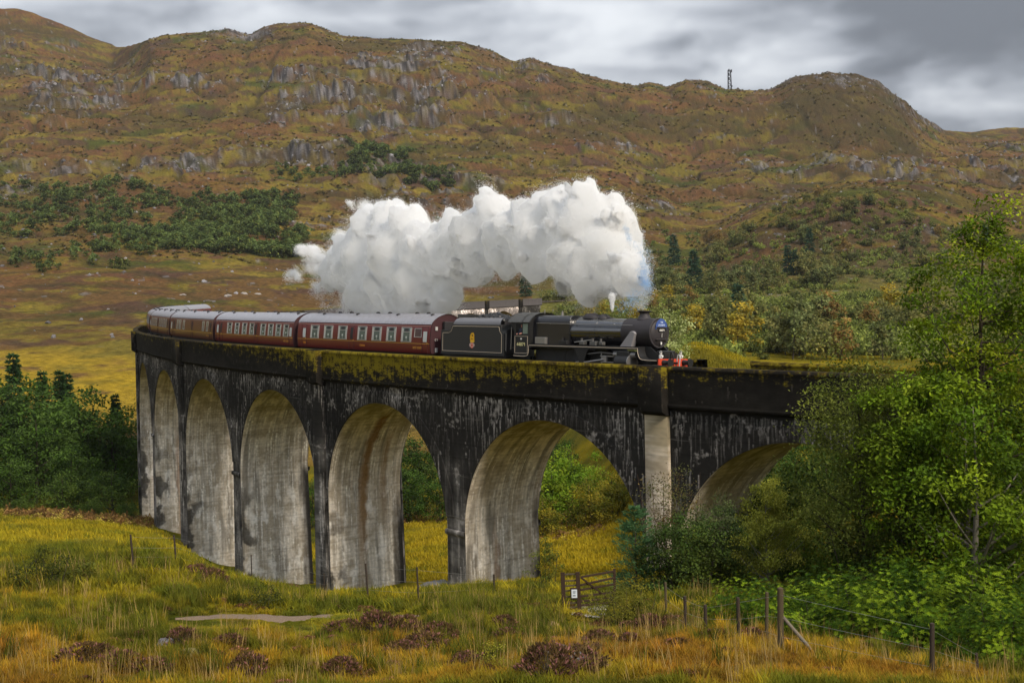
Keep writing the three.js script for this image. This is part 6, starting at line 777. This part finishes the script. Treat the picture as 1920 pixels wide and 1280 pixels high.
{ // field gate and its kissing-gate bay
  const d = 43.4, px = (x, y, dd = d) => at(x, y, dd), mG = M([0.055, 0.036, 0.026], 0.9, { map: grainOf(0.4) }), g = thing('wooden_gate', 'dark wooden field gate with rails, a diagonal brace and a white notice', 'gate');
  const rail = (n, x0, y0, x1, y1, w, dd0 = d, dd1 = d, m = mG) => { const a = px(x0, y0, dd0), b = px(x1, y1, dd1), v = b.clone().sub(a), o = rbox(v.length(), w, 0.05, 0, 0, 0, 0.012); o.applyQuaternion(new THREE.Quaternion().setFromUnitVectors(V(1, 0, 0), v.normalize())); const mm = a.add(b).multiplyScalar(0.5); return mesh(n, o.translate(mm.x, mm.y, mm.z), m, g); };
  rail('gate_post', 1055, 1073, 1058, 1150, 0.15); rail('gate_post', 1083, 1072, 1087, 1152, 0.15); 
  for (const [y0, y1] of [[1077, 1076], [1089, 1088], [1099, 1097], [1108, 1106], [1119, 1118], [1131, 1130], [1140, 1138]]) rail('rail', 1057, y0, 1082, y1, 0.06, d + 0.06, d + 0.06, mPostPale);
  for (const [y0, y1] of [[1082, 1074], [1097, 1086], [1106, 1098], [1118, 1113], [1127, 1124], [1135, 1132]]) rail('rail', 1089, y0, 1152, y1 - 3, 0.075, d, d + 1.1);
  rail('diagonal_brace', 1090, 1083, 1148, 1128, 0.07, d - 0.07, d + 1.0); rail('gate_stile', 1152, 1066, 1153, 1136, 0.1, d + 1.1, d + 1.1);
  const c = px(1077, 1113, d - 0.1), nb = mesh('notice', rbox(0.2, 0.3, 0.02, c.x, c.y, c.z, 0.005), M([0.55, 0.6, 0.66], 0.6), g); mesh('notice_back', rbox(0.28, 0.42, 0.03, c.x, c.y, c.z - 0.03, 0.01), mG, nb); mesh('print', new THREE.PlaneGeometry(0.18, 0.28).translate(c.x, c.y, c.z + 0.013), print(0.18, 0.28, (q, w, h) => { q.fillStyle = '#46505c'; for (let i = 0; i < 4; i++) q.fillRect(w * 0.2, h * (0.14 + 0.1 * i), w * (0.62 - 0.1 * (i % 2)), h * 0.045); q.fillStyle = '#1c2228'; q.fillRect(w * 0.15, h * 0.68, w * 0.6, h * 0.12); }, 400), nb);
  // a pale patch of gravel where the path passes the gate
  const rows = [], n = 14, pos = [], uv = [], idx = []; for (let i = 0; i <= n; i++) { const dd = lerp(42.0, 48, i / n); for (const X of [1062, 1085, 1118]) { const x = ((X + (dd - 43.5) * 3 - 960) / F) * dd; const y = Math.max(terrain(x, -dd), heightAt(X, 1150, 47)) + 0.04; pos.push(x, terrain(x, -dd) + 0.05, -dd); uv.push(x, dd); } } for (let i = 0; i < n; i++) for (let k = 0; k < 2; k++) { const a = i * 3 + k; idx.push(a, a + 1, a + 3, a + 1, a + 4, a + 3); } const pg = buf(pos, idx, uv); pg.computeVertexNormals(); tag(mesh('path', pg, M([0.5, 0.45, 0.42], 1, { map: grainOf(0.7), side: THREE.DoubleSide })), 'pale gravel path passing through the wooden gate', null, null, 'structure');
}
{ // lattice mast on the skyline
  const d = 1480, p = at(1369, 172, d), H = mPer(44, d), t = thing('radio_mast', 'dark lattice radio mast standing on the skyline ridge', 'radio mast'); t.position.set(p.x, p.y - 2, p.z); const m = M([0.03, 0.032, 0.04], 0.7), w = (y) => lerp(2.0, 1.5, y / H), legs = [[1, 1], [1, -1], [-1, 1], [-1, -1]];
  for (const [a, b] of legs) mesh('leg', bar([a * w(0), 0, b * w(0)], [a * w(H), H, b * w(H)], 0.45, 0.4), m, t);
  for (let k = 0; k < 11; k++) { const y0 = (H * k) / 11, y1 = (H * (k + 1)) / 11, s = k % 2 ? 1 : -1; for (const f of [1, -1]) { mesh('lattice_bar', bar([-s * w(y0), y0, f * w(y0)], [s * w(y1), y1, f * w(y1)], 0.26), m, t); mesh('lattice_bar', bar([f * w(y0), y0, -s * w(y0)], [f * w(y1), y1, s * w(y1)], 0.26), m, t); } }
  for (const [y, x, z, h] of [[H * 0.97, -0.6, 2.0, 3.2], [H * 0.95, 2.6, 0.5, 3.4], [H * 0.8, -0.8, 2.2, 3.4], [H * 0.62, -0.7, 2.1, 3.4]]) mesh('antenna_panel', rbox(1.3, h, 0.7, x, y, z, 0.1), m, t);
  mesh('dish', new THREE.SphereGeometry(1.3, 14, 6, 0, 6.3, 0, 0.9).rotateX(1.57).translate(-1.8, H * 0.3, 1.8), m, t); mesh('dish', new THREE.SphereGeometry(1.2, 14, 6, 0, 6.3, 0, 0.9).rotateX(1.57).translate(2.3, H * 0.3, 1.6), m, t); mesh('top_whip', bar([1.2, H * 0.9, 0], [2.6, H * 1.0, 0], 0.1), m, t);
}
// ---------------------------------------------------------------- steam and smoke, drifting back over the train
{
  // bright billows: [column, row, radius] as seen, each hung over the train where the sight line passes it
  const BL = [[1100, 372, 34], [1085, 395, 36], [1125, 398, 36], [1142, 430, 40], [1100, 440, 52], [1060, 420, 46], [1140, 470, 44], [1165, 500, 36], [1178, 490, 26], [1128, 510, 46], [1085, 482, 54], [1045, 455, 54], [1042, 385, 30], [1020, 400, 40], [985, 395, 26], [1000, 440, 52], [1010, 478, 46], [960, 440, 52], [950, 476, 44], [925, 400, 38], [905, 430, 48], [945, 390, 22], [900, 468, 48], [865, 440, 44], [840, 470, 56], [880, 486, 38], [800, 470, 56], [770, 430, 44], [735, 420, 44], [750, 470, 60], [700, 440, 44], [690, 480, 56], [790, 520, 58], [740, 530, 60], [660, 500, 46], [690, 535, 48], [640, 490, 34], [628, 515, 30], [770, 565, 40], [725, 568, 36], [838, 545, 36], [828, 575, 26], [1000, 500, 26], [1060, 515, 26], [1100, 535, 28], [1140, 528, 24], [1190, 510, 20], [755, 400, 20], [715, 400, 18], [700, 410, 22], [660, 455, 24], [1190, 470, 20], [1195, 490, 22], [1182, 515, 26], [1196, 525, 18], [1184, 500, 30], [1176, 500, 30, -1.3], [1160, 470, 40]];
  const sOf = (px) => { let best = 0, e = 1e9; for (let s = -6; s < 75; s += 0.25) { const q = B(s, 5, -2.5), c = colOf(q.x, q.z) - ROLL * 60; if (Math.abs(c - px) < e) { e = Math.abs(c - px); best = s; } } return best; };
  const r = rng(404), pos = [], idx = [], nor = [], blobs = [];
  for (const [px, py, rp, oo] of BL) { const s = sOf(px), q = B(s, 4, oo ?? -2.5 + (r() - 0.5) * 2.2), d = -q.z, c = at(px, py, d), R = mPer(rp, d); blobs.push([c, R, s]); }
  // one field over a fine grid: smooth union of the billows, creased by noise; meshed with its own surface nets
  const lo = V(1e9, 1e9, 1e9), hi = V(-1e9, -1e9, -1e9); for (const [c, R] of blobs) { lo.min(c.clone().addScalar(-R * 1.5)); hi.max(c.clone().addScalar(R * 1.5)); }
  const h = 0.16, nx = Math.ceil((hi.x - lo.x) / h), ny = Math.ceil((hi.y - lo.y) / h), nz = Math.ceil((hi.z - lo.z) / h), field = new Float32Array(nx * ny * nz).fill(-3);
  for (const [c, R] of blobs) { const m = R * 1.55, i0 = Math.max(0, Math.floor((c.x - m - lo.x) / h)), i1 = Math.min(nx - 1, Math.ceil((c.x + m - lo.x) / h)), j0 = Math.max(0, Math.floor((c.y - m - lo.y) / h)), j1 = Math.min(ny - 1, Math.ceil((c.y + m - lo.y) / h)), k0 = Math.max(0, Math.floor((c.z - m - lo.z) / h)), k1 = Math.min(nz - 1, Math.ceil((c.z + m - lo.z) / h)); for (let k = k0; k <= k1; k++) for (let j = j0; j <= j1; j++) for (let i = i0; i <= i1; i++) { const x = lo.x + i * h, y = lo.y + j * h, z = lo.z + k * h, v = R * 0.95 - Math.hypot(x - c.x, y - c.y, (z - c.z) * 1.0), o = (k * ny + j) * nx + i, f = field[o]; const t = Math.max(f, v), u = Math.min(f, v), q = Math.max(0, 0.25 - (t - u)); field[o] = t + q * q; } }
  const soft = field.slice();
  const bill = (x, y, z) => { let s = 0, a = 0.9, f = 0.42; for (let i = 0; i < 4; i++) { s += a * (Math.abs(n3(x * f + i * 7, y * f, z * f)) - 0.2); f *= 2.05; a *= 0.48; } return s; };
  for (let k = 0; k < nz; k++) for (let j = 0; j < ny; j++) for (let i = 0; i < nx; i++) { const o = (k * ny + j) * nx + i; if (field[o] > -0.9 && field[o] < 1.3) { const x = lo.x + i * h, y = lo.y + j * h, z = lo.z + k * h; field[o] += clamp(1.35 * bill(x, y, z), -0.2, 0.8); } }
  const vid = new Int32Array(nx * ny * nz).fill(-1); let nv = 0;
  for (let k = 0; k < nz - 1; k++) for (let j = 0; j < ny - 1; j++) for (let i = 0; i < nx - 1; i++) {
    const o = (k * ny + j) * nx + i; let n = 0, sx = 0, sy = 0, sz = 0; const F8 = [field[o], field[o + 1], field[o + nx], field[o + nx + 1], field[o + nx * ny], field[o + nx * ny + 1], field[o + nx * ny + nx], field[o + nx * ny + nx + 1]];
    for (const [a, b] of [[0, 1], [2, 3], [4, 5], [6, 7], [0, 2], [1, 3], [4, 6], [5, 7], [0, 4], [1, 5], [2, 6], [3, 7]]) { const A = F8[a], Bq = F8[b]; if ((A > 0) !== (Bq > 0)) { const t = A / (A - Bq); sx += lerp(a & 1, b & 1, t); sy += lerp((a >> 1) & 1, (b >> 1) & 1, t); sz += lerp(a >> 2, b >> 2, t); n++; } }
    if (n) { vid[o] = nv++; pos.push(lo.x + (i + sx / n) * h, lo.y + (j + sy / n) * h, lo.z + (k + sz / n) * h); }
  }
  const quad = (a, b, c, d, f) => { if (a < 0 || b < 0 || c < 0 || d < 0) return; f ? idx.push(a, c, b, a, d, c) : idx.push(a, b, c, a, c, d); };
  for (let k = 1; k < nz - 1; k++) for (let j = 1; j < ny - 1; j++) for (let i = 1; i < nx - 1; i++) { const o = (k * ny + j) * nx + i, s = field[o] > 0; if (s !== field[o + 1] > 0) quad(vid[o], vid[o - nx], vid[o - nx - nx * ny], vid[o - nx * ny], !s); if (s !== field[o + nx] > 0) quad(vid[o], vid[o - nx * ny], vid[o - 1 - nx * ny], vid[o - 1], !s); if (s !== field[o + nx * ny] > 0) quad(vid[o], vid[o - 1], vid[o - 1 - nx], vid[o - nx], !s); }
  const g = buf(pos, idx); g.computeVertexNormals();
  { const nn = g.attributes.normal, at3 = (i, j, k) => soft[(clamp(k, 0, nz - 1) * ny + clamp(j, 0, ny - 1)) * nx + clamp(i, 0, nx - 1)], S = 6; for (let v = 0; v < pos.length / 3; v++) { const i = Math.round((pos[v * 3] - lo.x) / h), j = Math.round((pos[v * 3 + 1] - lo.y) / h), k = Math.round((pos[v * 3 + 2] - lo.z) / h), a = V(at3(i - S, j, k) - at3(i + S, j, k), at3(i, j - S, k) - at3(i, j + S, k), at3(i, j, k - S) - at3(i, j, k + S)); if (a.lengthSq() < 1e-6) continue; a.normalize().multiplyScalar(0.85).add(V(nn.getX(v), nn.getY(v), nn.getZ(v)).multiplyScalar(0.18)).normalize(); nn.setXYZ(v, a.x, a.y, a.z); } }
  const mSteam = new THREE.MeshPhysicalMaterial({ roughness: 1, transmission: 0.62, thickness: 0, specularIntensity: 0, side: THREE.DoubleSide }); mSteam.color.setRGB(0.975, 0.98, 0.99); const mVap = mSteam.clone(); mVap.transparent = true; mVap.opacity = 0.12;
  const plume = thing('steam_plume', 'long billowing white steam cloud trailing back from the chimney over the coaches', 'steam');
  mesh('billow', g, mSteam, plume);
  // loose vapour round the billows: fine flecks, thinning outwards
  const mist = (name, n, mat, pick, s0, s1) => { const geo = new THREE.OctahedronGeometry(1, 0); const im = new THREE.InstancedMesh(geo, mat, n), q = new THREE.Quaternion(), e = new THREE.Euler(), M4 = new THREE.Matrix4(); im.name = name; for (let i = 0; i < n; i++) { const p = pick(), s = lerp(s0, s1, r() * r()); q.setFromEuler(e.set(r() * 6, r() * 6, r() * 6)); im.setMatrixAt(i, M4.compose(p, q, V(s * (0.6 + r()), s * (0.6 + r()), s * (0.6 + r())))); } tag(im, null, null, null, 'stuff'); plume.add(im); };
  const nV = pos.length / 3, N = g.attributes.normal;
  const wisp = (x, y, z) => sstep(-0.15, 0.4, n3(x * 0.55 + 9, y * 0.55, z * 0.55) + 0.5 * n3(x * 1.4, y * 1.4 + 4, z * 1.4));
  const edge = () => { for (;;) { const i = Math.floor(r() * nV), x = pos[i * 3], y = pos[i * 3 + 1], z = pos[i * 3 + 2], w = wisp(x, y, z); const t = -Math.log(1 - r() * 0.999) * (0.05 + 0.55 * w * w * (0.3 + 0.7 * sstep(8, 45, colS(x, z)))); if (t > 1.1) continue; return V(x + N.getX(i) * t + (r() - 0.5) * 0.15, y + N.getY(i) * t + (r() - 0.5) * 0.15, z + N.getZ(i) * t + (r() - 0.5) * 0.15); } };
  const colS = (x, z) => (Math.atan2(CX - x, CZ + z) - A0) * RAD;
  mist('vapour', 420000, mSteam, edge, 0.005, 0.021);
  // separate torn wisps at the tail and underneath
  const tails = [[550, 518, 20, 9], [572, 500, 22, 0], [590, 485, 24, 0], [605, 478, 24, 0], [585, 470, 18, 0], [612, 500, 26, 0], [600, 540, 26, 0], [630, 560, 34, 0], [600, 505, 22, 0], [690, 392, 26, 0], [660, 575, 34, 0], [690, 575, 30, 0], [640, 445, 26, 0], [1060, 535, 26, 0], [1160, 545, 20, 0], [1120, 540, 26, 0], [565, 470, 16, 0], [655, 385, 14, 0]];
  mist('torn_wisp', 120000, mSteam, () => { for (;;) { const t = tails[Math.floor(r() * tails.length)], s = sOfC(t[0]), q = B(s, 4, -2.5), d = -q.z + gauss(r) * 0.9, R = t[2] * 0.7, p = at(t[0] + gauss(r) * R, t[1] + gauss(r) * R * 0.8, d); if (r() < Math.pow(wisp(p.x * 1.6, p.y * 1.6, p.z * 1.6), 2)) return p; } }, 0.006, 0.026);
  function sOfC(px) { sOfC.m ??= new Map(); if (!sOfC.m.has(px)) sOfC.m.set(px, sOf(px)); return sOfC.m.get(px); }
  const blue = mSteam.clone(); blue.color.setRGB(0.58, 0.76, 0.95); 
  const bl = [[1207, 470, 10], [1211, 490, 11], [1210, 515, 12], [1203, 545, 13], [1177, 425, 7], [1185, 442, 9], [1196, 456, 10], [1192, 565, 16], [1211, 535, 10], [1175, 570, 14]];
  mist('blue_smoke', 8000, blue, () => { for (;;) { const t = bl[Math.floor(r() * bl.length)], q = B(3.4, 4, -2.8), d = -q.z + gauss(r) * 0.7, p = at(t[0] + gauss(r) * t[2] * 1.1, t[1] + gauss(r) * t[2] * 1.2, d); if (r() < wisp(p.x * 2.4, p.y * 2.4, p.z * 2.4)) return p; } }, 0.006, 0.022);
  mist('chimney_smoke', 500, M([0.5, 0.52, 0.55], 1), () => { const t = r(), q = B(3.5, 2.95 + t * 1.3, -0.0 - t * 0.8); return q.add(V(gauss(r) * (0.2 + 0.3 * t), 0, gauss(r) * 0.3)); }, 0.012, 0.03);
  const jet = thing('steam_jet', 'thin white jet of steam rising beside the dome', 'steam'); const old = plume; const gJ = new THREE.OctahedronGeometry(1, 0), imJ = new THREE.InstancedMesh(gJ, mSteam, 1500), M4 = new THREE.Matrix4(), Q = new THREE.Quaternion(); for (let i = 0; i < 1500; i++) { const t = r(), p = at(1148 + gauss(r) * (2.0 + 3.5 * t), 578 - 26 * t + gauss(r) * 5, 71.5 + gauss(r) * 0.15), s = 0.008 + 0.018 * r(); imJ.setMatrixAt(i, M4.compose(p, Q, V(s, s * 1.4, s))); } imJ.name = 'vapour'; tag(imJ, null, null, null, 'stuff'); jet.add(imJ);
}
renderer.render(scene, camera);
